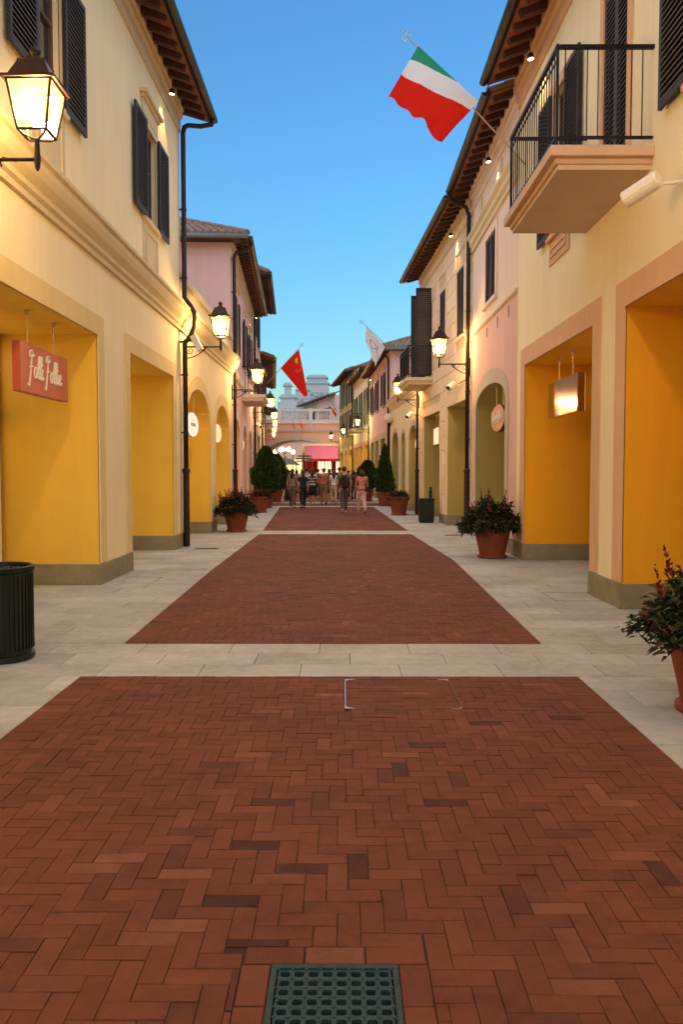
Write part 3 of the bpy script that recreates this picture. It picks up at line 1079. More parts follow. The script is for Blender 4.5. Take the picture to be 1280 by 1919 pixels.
def eave_pipe(fr, parent, u, ue, ze, over, off=.10, bulge=None):
    """from the gutter end, a swan neck back to the wall, then straight down"""
    pts = [(ue, over + .07, ze + .0), (ue, over + .05, ze - .10), (ue * .7 + u * .3, over * .7, ze - .19), (ue * .25 + u * .75, over * .32, ze - .25), (u, off + .03, ze - .33), (u, off, ze - .45)]
    if bulge:
        z0, z1, dn = bulge
        pts += [(u, off, z1 + .2), (u, off + dn * .6, z1 + .04), (u, off + dn, z1 - .1), (u, off + dn, z0 + .1), (u, off + dn * .6, z0 - .08), (u, off, z0 - .25)]
    pts += [(u, off, 0)]
    return downpipe(fr, parent, pts, brackets=[z for z in (2.4, 3.6, 5.6, 7.0) if z < ze - .6])
def balcony(fr, parent, u0, u1, proj, z, mat, mat2=None, th=.2, rail=1.02, spacing=.115, bars=True):
    mb = MB()
    mb.fbox(fr, u0, u1, 0, proj, z - .11, z)
    mb.fbox(fr, u0 + .07, u1 - .07, 0, proj - .07, z - .17, z - .11)
    b = mb.build('balcony', mat, parent, bevel=.008)
    s = MB()
    s.fbox(fr, u0 + .10, u1 - .10, 0, proj - .10, z - th - .02, z - .17)
    s.build('slab_underside', mat2 or mat, b)
    rl = MB()
    a0, a1, pn = u0 + .08, u1 - .08, proj - .08
    for zz_ in (z + .10, z + rail):
        h = .012 if zz_ < z + .5 else .02
        rl.fbox(fr, a0, a1, pn - .02, pn + .02, zz_ - h, zz_ + h)
        rl.fbox(fr, a0 - .02, a0 + .02, 0, pn - .02, zz_ - h, zz_ + h)
        rl.fbox(fr, a1 - .02, a1 + .02, 0, pn - .02, zz_ - h, zz_ + h)
    rl.fbox(fr, a0 + .02, a1 - .02, pn - .008, pn + .008, z + rail - .13, z + rail - .115)
    for u in (a0, a1):
        rl.fbox(fr, u - .013, u + .013, pn - .013, pn + .013, z, z + rail + .03)
    rl.build('railing', IRON, b)
    me = None
    pts = []
    k = a0 + spacing
    while k < a1 - .03:
        pts.append((k, pn))
        k += spacing
    for u in (a0, a1):
        k = spacing
        while k < pn - .05:
            pts.append((u, k))
            k += spacing
    if bars:
        m_ = MB()
        m_.tube([(0, 0, z + .11), (0, 0, z + rail - .02)], .0065, 6)
        me = m_.mesh('bar', IRON)
        for u, n in pts:
            link('bar', me, b, fr.w(u, n, 0))
    else:
        m_ = MB()
        for u, n in pts:
            m_.tube([fr.w(u, n, z + .11), fr.w(u, n, z + rail - .02)], .009, 5)
        tag(m_.build('bars', IRON, b), kind='stuff')
    return b
def building(name, label, x0, y0, x1, y1, side):
    fr = Frame(x0, y0, x1, y1, side)
    o = empty(name, fr.base)
    tag(o, label, 'building')
    fr.d0 = y0
    return fr, o
CORN_L = [(0, 4.50), (.05, 4.50), (.05, 4.57), (.09, 4.60), (.09, 4.66), (.16, 4.74), (.19, 4.82), (.19, 4.90), (.23, 4.92), (.23, 4.97), (0, 5.02)]

# ------------------------------------------------------------------ L1: cream two storey house on the near left
fr, b = building('cream_house', 'cream two storey house with square yellow recesses and a moulded string course', -3.43, -6, -3.43, 17.45, 1)
D = lambda d: d + 6
NL1 = [(D(a), D(a + 3.35), 3.48, 0) for a in (-1.95, 3.1, 8.17, 13.22)]
WL1 = [D(4.55), D(9.72), D(14.78)]
wall(fr, b, CREAM, 0, fr.len, 0, 9.3, NL1, [(u - .45, u + .45, 5.95, 7.53) for u in WL1], ends=(5, 5))
for n_ in NL1:
    recess(fr, b, n_, 1.38, YELLOW)
    trim(fr, b, n_, .27, TRIM_L)
plinths(fr, b, 0, fr.len, NL1, 1.38)
moulding(fr, b, STONE, 0, fr.len + .12, CORN_L)
for u in WL1:
    window(fr, b, u, .9, 5.95, 7.53, STONE, 'open', sw=.78, apron=.93, head=.48)
roof(fr, b, 0, fr.len, 9.0, over=.58, frieze=STONE, near=.0, far=.55)
eave_pipe(fr, b, fr.len - .08, fr.len + .35, 9.0, .58, bulge=(4.5, 5.0, .20))

# ------------------------------------------------------------------ L2: low house with arches and a parapet
fr, b = building('low_arcade_house', 'low yellow house with two arched recesses and a plain parapet', -3.43, 17.455, -3.43, 25.15, 1)
D = lambda d: d - 17.455
NL2 = [(D(17.95), D(21.1), 3.5, .8), (D(22.0), D(24.55), 3.42, .72)]
wall(fr, b, CREAM2, 0, fr.len, 0, 5.7, NL2, ends=(0, 0))
for n_ in NL2:
    recess(fr, b, n_, 1.3, YELLOW)
    trim(fr, b, n_, .30, TRIM_L)
plinths(fr, b, 0, fr.len, NL2, 1.3)
moulding(fr, b, STONE, 0, fr.len + .1, [(n * 1.2, z) for n, z in CORN_L])
moulding(fr, b, STONE, 0, fr.len, [(0, 5.55), (.07, 5.55), (.07, 5.70), (.03, 5.74), (-.3, 5.74), (-.3, 5.55)], 'parapet_coping')
mb = MB()
mb.fbox(fr, 0, fr.len, -5, -.3, 5.1, 5.2)
mb.build('flat_roof', PLINTH, b)

# ------------------------------------------------------------------ L3: pink house with a hipped tile roof
def hip_tiles(fr, parent, u_near, ze, over, pitch, n_in, rows, single=True):
    """the hip slope that faces up the street, tile by tile"""
    tp = math.tan(math.radians(pitch))
    base = MB()
    e = u_near
    base.poly([fr.w(e, over, ze + .10), fr.w(e, -n_in, ze + .10), fr.w(e + n_in, -n_in, ze + .10 + n_in * tp), fr.w(e + n_in + over, -n_in, ze + .1 + (n_in + over) * tp)])
    r = base.build('hip_roof', TILE, parent)
    soff = MB()
    soff.fbox(fr, e + .02, e + .62, -n_in, over, ze, ze + .05)
    soff.build('hip_soffit', WOOD, r)
    gt = MB()
    gt.tube([fr.w(e - .06, over + .05, ze + .04), fr.w(e - .06, -n_in, ze + .04)], .07, 8)
    gt.build('hip_gutter', M('pale_gutter', (0.16, 0.19, 0.20), .5, metal=.4), r, smooth=True)
    tm = MB()
    cp = 1 / math.sqrt(1 + tp * tp)
    L = .42
    barrel(tm, Vector((0, 0, 0)), Vector((0, L, L * tp)), .105, .088, Vector((1, 0, 0)), 6)
    me = tm.mesh('roof_tile', TILE, recalc=False)
    allm = MB()
    # local +y of the tile runs up slope (along U), x along n
    for k in range(rows):
        u = e - .04 + k * .34
        n = over - .10 - k * .34
        while n > -n_in:
            if single:
                o = link('roof_tile', me, r, fr.w(u, n, ze + .10 + (u - e) * tp + .02 + RND.uniform(0, .012)))
                o.rotation_euler = (0, 0, math.atan2(fr.U.y, fr.U.x) - pi / 2 + RND.uniform(-.04, .04))
            else:
                z = ze + .12 + (u - e) * tp
                barrel(allm, fr.w(u, n, z), fr.w(u + L, n, z + L * tp), .105, .088, fr.N)
            n -= .225
    if not single:
        tag(allm.build('tile_courses', TILE, r, recalc=False), kind='stuff')
    rg = MB()
    for k in range(13):
        rg.tube([fr.w(e + k * .4, over - k * .4, ze + .16 + k * .4 * tp), fr.w(e + .45 + k * .4, over - .45 - k * .4, ze + .19 + (k + 1) * .4 * tp)], .10, 7, .085)
    rg.build('ridge_tiles', TILE, r)
    return r
fr, b = building('pink_hip_roof_house', 'pink house with a hipped roof of barrel tiles and a small round balcony', -3.43, 25.16, -4.1, 37, 1)
D = lambda d: d - 25.16
NL3 = [(D(26.0), D(28.6), 3.3, .7), (D(30.2), D(32.6), 3.3, .7), (D(33.8), D(36), 3.3, .7)]
WL3 = [D(27.3), D(31.4), D(34.8)]
wall(fr, b, PINK, 0, fr.len, 0, 8.75, NL3, [(u - .45, u + .45, 5.4, 7.1) for u in WL3], ends=(6, 6))
for n_ in NL3:
    recess(fr, b, n_, 1.2, SALMON)
    trim(fr, b, n_, .25, PALEPINK)
plinths(fr, b, 0, fr.len, NL3, 1.2)
for u in WL3:
    window(fr, b, u, .9, 5.4, 7.1, STONE, 'open', sw=.5, head=.45)
moulding(fr, b, PALEPINK, 0, fr.len, [(0, 4.55), (.05, 4.55), (.09, 4.65), (.09, 4.75), (0, 4.8)], 'string_course')
balcony(fr, b, D(29.9), D(33.0), .85, 4.35, PALEPINK, bars=False, rail=1.0)
roof(fr, b, 0, fr.len, 8.45, over=.55, frieze=STONE, near=.5, far=.1, pitch=24, hip=True, sep=False, depth=5)
hip_tiles(fr, b, -.5, 8.45, .55, 24, 5.0, 11)
eave_pipe(fr, b, .12, .12, 8.45, .55)

# ------------------------------------------------------------------ L4, L5, L6
fr, b = building('tall_salmon_house', 'tall salmon house whose dark eaves rise above the pink house', -4.1, 37.01, -4.65, 46, 1)
N4 = [(.8, 3.4, 3.4, 0), (4.6, 7.6, 3.4, 0)]
wall(fr, b, SALMON, 0, fr.len, 0, 10.4, N4, [(u - .45, u + .45, a, a + 1.6) for u in (2.1, 6.1) for a in (5.3, 7.9)], ends=(6, 6))
for n_ in N4:
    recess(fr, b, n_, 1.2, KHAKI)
    trim(fr, b, n_, .22, TRIM_G)
plinths(fr, b, 0, fr.len, N4, 1.2)
for u in (2.1, 6.1):
    for a in (5.3, 7.9):
        window(fr, b, u, .9, a, a + 1.6, STONE, 'open', sw=.5)
roof(fr, b, 0, fr.len, 10.25, over=.75, near=.5, far=.2, sep=False)
eave_pipe(fr, b, .15, .15, 10.25, .75)
fr, b = building('low_cream_house', 'low cream house with a dark overhanging eave beyond the tall salmon house', -4.65, 46.01, -6.0, 62, 1)
N5 = [(1 + k * 4.8, 4.2 + k * 4.8, 3.3, .7) for k in range(3)]
wall(fr, b, CREAM2, 0, fr.len, 0, 7.9, N5, [(u - .45, u + .45, 5.0, 6.5) for u in (2.6, 7.4, 12.2)], ends=(6, 6))
for n_ in N5:
    recess(fr, b, n_, 1.2, YELLOW)
    trim(fr, b, n_, .22, TRIM_L)
plinths(fr, b, 0, fr.len, N5, 1.2)
for u in (2.6, 7.4, 12.2):
    window(fr, b, u, .9, 5.0, 6.5, STONE, 'open', sw=.5)
roof(fr, b, 0, fr.len, 7.75, over=.75, near=.5, far=.2, sep=False)
eave_pipe(fr, b, .2, .2, 7.75, .75)
fr, b = building('peach_corner_house', 'peach house at the left end of the pink bridge', -6.0, 62.01, -7.7, 79.5, 1)
N6 = [(1 + k * 5, 4.4 + k * 5, 3.3, .7) for k in range(3)]
wall(fr, b, SALMON, 0, fr.len, 0, 7.0, N6, [(u - .45, u + .45, 4.7, 6.1) for u in (2.7, 7.7, 12.7)], ends=(6, 6))
for n_ in N6:
    recess(fr, b, n_, 1.2, YELLOW)
plinths(fr, b, 0, fr.len, N6, 1.2)
for u in (2.7, 7.7, 12.7):
    window(fr, b, u, .9, 4.7, 6.1, STONE, 'open', sw=.5)
roof(fr, b, 0, fr.len, 6.9, over=.6, near=.1, far=.1, sep=False)

# ------------------------------------------------------------------ R1: cream house with the balcony on the near right
fr, b = building('balcony_house', 'cream house with an iron railed balcony over amber shop recesses', 3.22, -6, 3.22, 15.45, -1)
D = lambda d: d + 6
NR1 = [(D(-.6), D(3.4), 3.47, 0), (D(5.2), D(9.52), 3.47, 0), (D(10.72), D(14.75), 3.47, 0)]
WR1 = [D(7.3), D(12.5)]
DOOR = D(10.0)
wall(fr, b, CREAM, 0, fr.len, 0, 8.9, NR1, [(u - .42, u + .42, 5.22, 7.3) for u in WR1] + [(DOOR - .44, DOOR + .44, 4.97, 7.35)])
for n_ in NR1:
    recess(fr, b, n_, 1.45, AMBER)
    trim(fr, b, n_, .30, TRIM_R)
plinths(fr, b, 0, fr.len, NR1, 1.45)
for u in WR1:
    window(fr, b, u, .84, 5.22, 7.3, TRIM_R, 'open', sw=.72, apron=.45, head=.0, tw=.16)
window(fr, b, DOOR, .88, 4.97, 7.35, TRIM_R, 'closed', tw=.13)
balcony(fr, b, D(8.72), D(11.25), 1.08, 4.97, plaster('balcony_render', (.62, .43, .32)), plaster('balcony_underside', (.64, .49, .37)))
roof(fr, b, 0, fr.len, 8.62, over=.60, frieze=TRIM_R, near=0, far=.0)
# ------------------------------------------------------------------ R2: pink house with one wide arch
fr, b = building('pink_arch_house', 'narrow pink house with one wide khaki arch and square vents', 3.22, 15.46, 3.22, 20.85, -1)
D = lambda d: d - 15.46
NR2 = [(D(16.5), D(20.15), 3.5, .42)]
wall(fr, b, PINK, 0, fr.len, 0, 4.92, NR2, [(D(v) - .07, D(v) + .07, 4.60, 4.82) for v in (16.3, 17.5, 18.75)], ends=(0, 0), name='lower_wall', hole_depth=.10)
vm_ = MB()
for v in (16.3, 17.5, 18.75):
    vm_.fbox(fr, D(v) - .07, D(v) + .07, -.12, -.10, 4.6, 4.82)
vm_.build('vent_backing', M('vent_dark', (.05, .03, .02), .9), b)
wall(fr, b, PALEPINK, 0, fr.len, 4.985, 8.95, (), [(D(18.3) - .62, D(18.3) + .62, 5.32, 6.75)], ends=(0, 0), name='upper_wall')
moulding(fr, b, PALEPINK, 0, fr.len, [(0, 4.915), (.03, 4.915), (.06, 4.94), (.06, 4.975), (0, 4.99)], 'string_course')
moulding(fr, b, STONE, 0, fr.len, [(0, 7.0), (.05, 7.0), (.05, 7.1), (.10, 7.15), (.10, 7.25), (.16, 7.32), (.16, 7.38), (0, 7.42)], 'cornice')
for n_ in NR2:
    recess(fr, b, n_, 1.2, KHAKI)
    trim(fr, b, n_, .32, TRIM_G, zb=.3)
plinths(fr, b, 0, fr.len, NR2, 1.2)
window(fr, b, D(18.3), 1.24, 5.32, 6.75, PALEPINK, 'closed', tw=.16)
roof(fr, b, 0, fr.len, 8.45, over=.55, frieze=PALEPINK, near=0, far=0)
mb = MB()
for v in (16.2, 17.2, 19.6):
    mb.fbox(fr, D(v) - .12, D(v) + .12, .0, .03, 7.55, 7.95)
mb.build('wall_plates', STONE, b)
# ------------------------------------------------------------------ R3: ashlar house
fr, b = building('ashlar_house', 'cream house of pale stone blocks with khaki recesses and a corner balcony', 3.22, 20.86, 2.75, 29.85, -1)
D = lambda d: d - 20.86
NR3 = [(D(21.35), D(24.3), 3.45, 0), (D(25.5), D(28.9), 3.45, 0)]
WR3 = [D(22.4), D(25.2)]
wall(fr, b, plaster('stone_joint', (.58, .46, .32)), 0, fr.len, 0, 8.6, NR3, [(u - .5, u + .5, 5.2, 7.0) for u in WR3] + [(D(28.2) - .5, D(28.2) + .5, 4.8, 7.0)], name='wall_core')
# stone blocks, course by course, clipped round the openings
BLOCK = pieces('stone_block', [(0, (.66, .52, .36)), (.5, (.72, .58, .42)), (1, (.78, .63, .47))], .9, .3, 60, .08)
cut = [(a - .02, b_ + .02, 0, zt + .28) for a, b_, zt, _ in NR3] + [(u - .62, u + .62, 5.05, 7.14) for u in WR3] + [(D(28.2) - .62, D(28.2) + .62, 4.5, 7.14)]
z = .0
ci = 0
allb = MB()
nb = 0
while z < 8.0:
    h = .44
    u = -.45 * (ci % 2)
    while u < fr.len:
        a, e = max(u, 0), min(u + .92, fr.len)
        segs = [(a, e)]
        for c in cut:
            if z + h > c[2] + .05 and z < c[3] - .05:
                ns = []
                for p, q in segs:
                    if q <= c[0] or p >= c[1]:
                        ns.append((p, q))
                    else:
                        if c[0] - p > .06:
                            ns.append((p, c[0]))
                        if q - c[1] > .06:
                            ns.append((c[1], q))
                segs = ns
        for p, q in segs:
            if q - p > .05 and nb < 280:
                mb = MB()
                mb.fbox(fr, p + .006, q - .006, -.02, .03, z + .006, z + h - .006)
                mb.build('stone_block', BLOCK, b, bevel=.008)
                nb += 1
        u += .92
    z += h
    ci += 1
moulding(fr, b, BLOCK, 0, fr.len, [(0, 7.95), (.05, 7.95), (.05, 8.0), (.1, 8.05), (.1, 8.1), (0, 8.12)], 'cornice')
for n_ in NR3:
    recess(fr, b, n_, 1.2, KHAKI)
    trim(fr, b, n_, .28, BLOCK, proud=.036)
plinths(fr, b, 0, fr.len, NR3, 1.2)
for u in WR3:
    window(fr, b, u, 1.0, 5.2, 7.0, BLOCK, 'closed', tw=.13)
window(fr, b, D(28.2), 1.0, 4.8, 7.0, BLOCK, 'open', sw=.55, tw=.12)
balcony(fr, b, D(26.9), D(29.4), .88, 4.62, STONE, bars=False)
# the tall dark shutter leaves folded out at right angles over the balcony
me = shutter_mesh(.50, 2.85, SHUT)
put(fr, b, 'shutter', me, D(27.3), .29, 4.70, pi / 2)
put(fr, b, 'shutter', me, D(28.5), .29, 4.70, pi / 2)
roof(fr, b, 0, fr.len, 8.35, over=.60, frieze=STONE, near=0, far=.35)
eave_pipe(fr, b, .1, -.05, 8.4, .55)
# ------------------------------------------------------------------ R4: low house with arches
fr, b = building('low_apricot_house', 'low apricot house with small arches and a sloping parapet between taller houses', 2.75, 29.86, 2.24, 40, -1)
D = lambda d: d - 29.86
NR4 = [(D(30.6), D(32.9), 3.35, .7), (D(34.2), D(35.4), 3.2, .5), (D(36.6), D(39), 3.35, .7)]
wall(fr, b, CREAM2, 0, fr.len, 0, 5.5, NR4, ends=(0, 0))
for n_ in NR4:
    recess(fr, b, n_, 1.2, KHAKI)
    trim(fr, b, n_, .2, TRIM_G)
plinths(fr, b, 0, fr.len, NR4, 1.2)
moulding(fr, b, STONE, 0, fr.len, [(n * 1.0, z - .05) for n, z in CORN_L])
moulding(fr, b, STONE, 0, fr.len, [(0, 5.4), (.06, 5.4), (.06, 5.5), (-.3, 5.54), (-.3, 5.4)], 'parapet_coping')
downpipe(fr, b, [(.1, .10, 4.5), (.1, .10, 0)], brackets=(2.4, 3.6))
# ------------------------------------------------------------------ R5: pink hip roof house
fr, b = building('pink_far_house', 'pink house with a hipped roof behind the cone shaped evergreen', 2.24, 40.01, 1.65, 52, -1)
D = lambda d: d - 40.01
NR5 = [(D(42.5), D(45), 3.3, 0), (D(46.2), D(48.4), 3.3, 0), (D(49.2), D(51.5), 3.3, 0)]
WR5 = [D(43.4), D(47.2), D(50.4)]
wall(fr, b, PINK, 0, fr.len, 0, 7.7, NR5, [(u - .45, u + .45, 5.0, 6.6) for u in WR5], ends=(6, 6))
for n_ in NR5:
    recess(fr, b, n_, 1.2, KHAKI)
    trim(fr, b, n_, .3, TRIM_G)
plinths(fr, b, 0, fr.len, NR5, 1.2)
for u in WR5:
    window(fr, b, u, .9, 5.0, 6.6, STONE, 'open', sw=.5, head=.4)
roof(fr, b, 0, fr.len, 7.35, over=.55, near=.5, far=.1, pitch=22, hip=True, sep=False)
hip_tiles(fr, b, -.5, 7.35, .55, 22, 5.0, 11, single=False)
mb = MB()
mb.fbox(fr, -.03, 0, -1.5, -.45, 5.3, 6.9)
sw_ = mb.build('side_window', WHITE, b)
mb = MB()
mb.fbox(fr, -.04, -.031, -1.25, -.7, 5.45, 6.4)
mb.build('pane', PANE, sw_)
eave_pipe(fr, b, .12, .12, 7.35, .55)
# ------------------------------------------------------------------ R6, R7
fr, b = building('yellow_far_house', 'pale yellow house with rows of tall green shutters and a balcony', 1.65, 52.01, 0.75, 63, -1)
N6 = [(.8, 3.6, 3.3, 0), (4.4, 7, 3.3, 0), (7.8, 10.4, 3.3, 0)]
W6 = [2.2, 5.6, 9.0]
wall(fr, b, CREAM, 0, fr.len, 0, 8.2, N6, [(u - .5, u + .5, 4.6, 6.9) for u in W6], ends=(6, 6))
for n_ in N6:
    recess(fr, b, n_, 1.2, YELLOW)
    trim(fr, b, n_, .25, TRIM_R)
plinths(fr, b, 0, fr.len, N6, 1.2)
for u in W6:
    window(fr, b, u, 1.0, 4.6, 6.9, STONE, 'open', sw=.55, smat=SHUTG)
balcony(fr, b, 4.4, 6.9, .8, 4.45, STONE, bars=False)
roof(fr, b, 0, fr.len, 8.0, over=.6, near=.3, far=.1, frieze=STONE, sep=False)
eave_pipe(fr, b, .15, .15, 8.0, .6)
fr, b = building('olive_far_house', 'olive house with two rows of dark green shutters beside the bridge', 0.75, 63.01, -0.4, 74, -1)
N7 = [(.8, 3.6, 3.3, .6), (4.4, 7, 3.3, .6), (7.8, 10.4, 3.3, .6)]
wall(fr, b, KHAKI, 0, fr.len, 0, 9.3, N7, [(u - .5, u + .5, a, a + 1.9) for u in W6 for a in (4.5, 6.9)], ends=(6, 6))
for n_ in N7:
    recess(fr, b, n_, 1.2, YELLOW)
    trim(fr, b, n_, .25, TRIM_L)
plinths(fr, b, 0, fr.len, N7, 1.2)
for u in W6:
    for a in (4.5, 6.9):
        window(fr, b, u, 1.0, a, a + 1.9, STONE, 'open', sw=.55, smat=SHUTG)
roof(fr, b, 0, fr.len, 9.1, over=.7, near=.3, far=.2, sep=False)
eave_pipe(fr, b, .15, .15, 9.1, .7)

# ------------------------------------------------------------------ street lanterns on wall brackets
BULB = emit('lamp_bulb', (1.0, 0.74, 0.40), 22.0)
def arc(c, r, a0, a1, n, ex, ez):
    return [Vector(c) + ex * (r * math.cos(a0 + (a1 - a0) * k / n)) + ez * (r * math.sin(a0 + (a1 - a0) * k / n)) for k in range(n + 1)]
def spiral(c, r0, r1, a0, a1, n, ex, ez):
    return [Vector(c) + (ex * math.cos(a0 + (a1 - a0) * k / n) + ez * math.sin(a0 + (a1 - a0) * k / n)) * (r0 + (r1 - r0) * k / n) for k in range(n + 1)]
LANTERN = {}
def lantern(x, y, side, label, z=4.28, power=1.0, arm=.78, off=0.0):
    """side +1: arm points to +x. Local frame: x out from the wall"""
    o = empty('wall_lantern', (x, y, z), rotz=0 if side > 0 else pi)
    tag(o, label, 'street lamp', 'wall lanterns along both sides of the street')
    if not LANTERN:
        X, Z = Vector((1, 0, 0)), Vector((0, 0, 1))
        mb = MB()
        mb.box(0, .025, -.035, .035, -.30, .16)
        mb.tube([(0.02, 0, 0), (.78, 0, 0)], .017, 8)
        mb.tube([(0.02, 0, -.24)] + arc((0.02, 0, .30), .54, -pi / 2 + .02, -.56, 10, X, Z) + [(.60, 0, -.01)], .012, 6)
        mb.tube(spiral((.13, 0, -.085), .075, .02, pi * .9, pi * 3.6, 22, X, Z), .009, 6)
        mb.tube(spiral((.42, 0, -.06), .05, .015, 0, pi * 2.6, 16, X, Z), .008, 6)
        mb.tube([(.78, 0, -.10), (.78, 0, -.07), (.78, 0, .0), (.78, 0, .06), (.78, 0, .17)], (.006, .022, .030, .024, .020), 10)
        LANTERN['bracket'] = mb.mesh('bracket', IRON, smooth=False)
        c = .78
        z0, z1 = .215, .605          # glass body
        a0, a1 = .122, .186        # half widths below and above
        mb = MB()
        for sx in (-1, 1):
            for sy in (-1, 1):
                mb.tube([(c + sx * a0, sy * a0, z0), (c + sx * a1, sy * a1, z1)], .011, 6)
                mb.tube([(c, 0, .16), (c + sx * a0 * .7, sy * a0 * .7, .185), (c + sx * a0, sy * a0, z0)], .009, 6)
        for h, zz_ in ((a0, z0), (a1, z1)):
            for p, q in (((-1, -1), (1, -1)), ((1, -1), (1, 1)), ((1, 1), (-1, 1)), ((-1, 1), (-1, -1))):
                mb.tube([(c + p[0] * h, p[1] * h, zz_), (c + q[0] * h, q[1] * h, zz_)], .012, 6)
        LANTERN['frame'] = mb.mesh('frame', IRON)
        mb = MB()
        def sq(h, zz_):
            return [(c - h, -h, zz_), (c + h, -h, zz_), (c + h, h, zz_), (c - h, h, zz_)]
        levels = [(a1 + .04, z1 + .0), (a1 + .045, z1 + .02), (a1 - .01, z1 + .045), (.115, z1 + .18), (.12, z1 + .195), (.06, z1 + .22), (.05, z1 + .245)]
        for (h0, q0), (h1, q1) in zip(levels, levels[1:]):
            A, B = sq(h0, q0), sq(h1, q1)
            for k in range(4):
                mb.poly([A[k], A[(k + 1) % 4], B[(k + 1) % 4], B[k]])
        mb.poly(sq(*levels[-1]))
        A, B = sq(*levels[0]), sq(a1 - .02, z1 + .004)
        for k in range(4):
            mb.poly([A[k], A[(k + 1) % 4], B[(k + 1) % 4], B[k]])
        LANTERN['cap'] = mb.mesh('cap', M('lantern_copper', (.055, .030, .024), .45, .2, 6, metal=.6))
        mb = MB()
        mb.lathe([(.045, z1 + .245), (.025, z1 + .262), (.045, z1 + .285), (.05, z1 + .30), (.026, z1 + .325), (.010, z1 + .345)], (c, 0, 0), 10)
        LANTERN['finial'] = mb.mesh('finial', IRON, smooth=True)
        mb = MB()
        e = .003
        mb.poly([(c - a0, -a0, z0), (c + a0, -a0, z0), (c + a1, -a1, z1), (c - a1, -a1, z1)])
        LANTERN['pane'] = mb.mesh('glass_pane', lampglass(), recalc=False)
        mb = MB()
        mb.ball((c, 0, .34), .055, 12, 8, (1, 1, 1.35))
        LANTERN['bulb'] = mb.mesh('bulb', BULB, smooth=True)
    for k in ('bracket', 'frame', 'cap', 'finial', 'bulb'):
        link(k, LANTERN[k], o)
    for k in range(4):
        q = link('glass_pane', LANTERN['pane'], o, (.78, 0, 0), k * pi / 2)
        q.location = Matrix.Rotation(k * pi / 2, 3, 'Z') @ Vector((-.78, 0, 0)) + Vector((.78, 0, 0))
    ld = bpy.data.lights.new('lantern_light', 'POINT')
    ld.energy = LAMP_W * power
    ld.color = LAMP_COL
    ld.shadow_soft_size = .07
    lo = bpy.data.objects.new('lantern_light', ld)
    COL.objects.link(lo)
    lo.parent = o
    lo.location = (.78, 0, .42)
    return o
lantern(-3.43, 7.25, 1, 'lit black wall lantern below the louvred window of the cream house')
lantern(-3.40, 17.62, 1, 'lit black wall lantern where the cream house meets the low arcade', z=4.22)
lantern(-3.42, 25.2, 1, 'lit wall lantern at the corner of the pink hip roofed house', z=4.05)
lantern(-4.08, 36.9, 1, 'lit wall lantern near the corner of the tall salmon house', z=4.2)
lantern(-4.62, 45.6, 1, 'lit wall lantern on the pipe between the salmon and low cream houses', z=4.2)
lantern(-5.22, 53, 1, 'lit wall lantern in the middle of the low cream house', z=4.2)
lantern(-5.98, 61.7, 1, 'lit wall lantern at the far end of the low cream house', z=4.2)
lantern(-6.7, 69.5, 1, 'lit wall lantern on the peach house near the bridge', z=4.2)
lantern(3.18, 20.95, -1, 'lit wall lantern on the pipe between the pink arch house and the stone house', z=4.28)
lantern(2.72, 29.95, -1, 'lit wall lantern below the stone house corner balcony', z=4.15)
lantern(1.62, 52, -1, 'lit wall lantern where the pink far house meets the yellow house', z=4.2)
lantern(0.72, 63, -1, 'lit wall lantern on the pipe of the olive house', z=4.2)
lantern(-0.38, 73.6, -1, 'lit wall lantern beside the pink awning', z=4.2)
lantern(3.22, 4.4, -1, 'wall lantern on the near pier of the balcony house')
lantern(3.22, -3.2, -1, 'wall lantern further back on the balcony house')
lantern(-3.43, -2.6, 1, 'wall lantern further back on the cream house')

# small eave spotlights that wash the walls
def eave_spot(p, aim, label, w_=26):
    o = empty('eave_spotlight', p)
    tag(o, label, 'spotlight', 'eave spotlights')
    d = (Vector(aim) - Vector(p)).normalized()
    mb = MB()
    mb.lathe([(.035, -.09), (.05, -.08), (.055, .0), (.048, 0.0)], (0, 0, 0), 12, d)
    mb.build('housing', IRON, o, smooth=False)
    mb = MB()
    mb.lathe([(.047, .001), (.045, .006)], (0, 0, 0), 12, d)
    mb.build('lens', emit('spot_lens', (1.0, .80, .38), 5), o)
    mb = MB()
    mb.tube([-d * .08, -d * .08 + Vector((0, 0, .12))], .01, 6)
    mb.build('stem', IRON, o)
    ld = bpy.data.lights.new('spot_light', 'SPOT')
    ld.energy = w_
    ld.color = (1.0, .68, .26)
    ld.spot_size = math.radians(75)
    ld.spot_blend = .6
    ld.shadow_soft_size = .03
    lo = bpy.data.objects.new('spot_light', ld)
    COL.objects.link(lo)
    lo.parent = o
    lo.location = d * .02
    lo.rotation_euler = d.to_track_quat('-Z', 'Y').to_euler()
eave_spot((-3.22, 15.75, 8.62), (-3.42, 15.9, 7.2), 'small lit spotlight under the eave of the cream house')
eave_spot((3.02, 13.7, 8.25), (3.22, 13.6, 6.9), 'small lit spotlight under the eave of the balcony house')
eave_spot((3.02, 17.6, 8.05), (3.22, 17.5, 6.8), 'small lit spotlight under the eave of the pink arch house')
eave_spot((2.92, 22.9, 8.0), (3.12, 22.8, 6.8), 'small lit spotlight under the eave of the stone house')
eave_spot((-3.75, 35.5, 8.1), (-4.05, 35.6, 6.9), 'small lit spotlight under the eave of the pink hip roofed house')
eave_spot((1.55, 49.5, 7.0), (1.8, 49.4, 5.8), 'small lit spotlight under the eave of the pink far house')

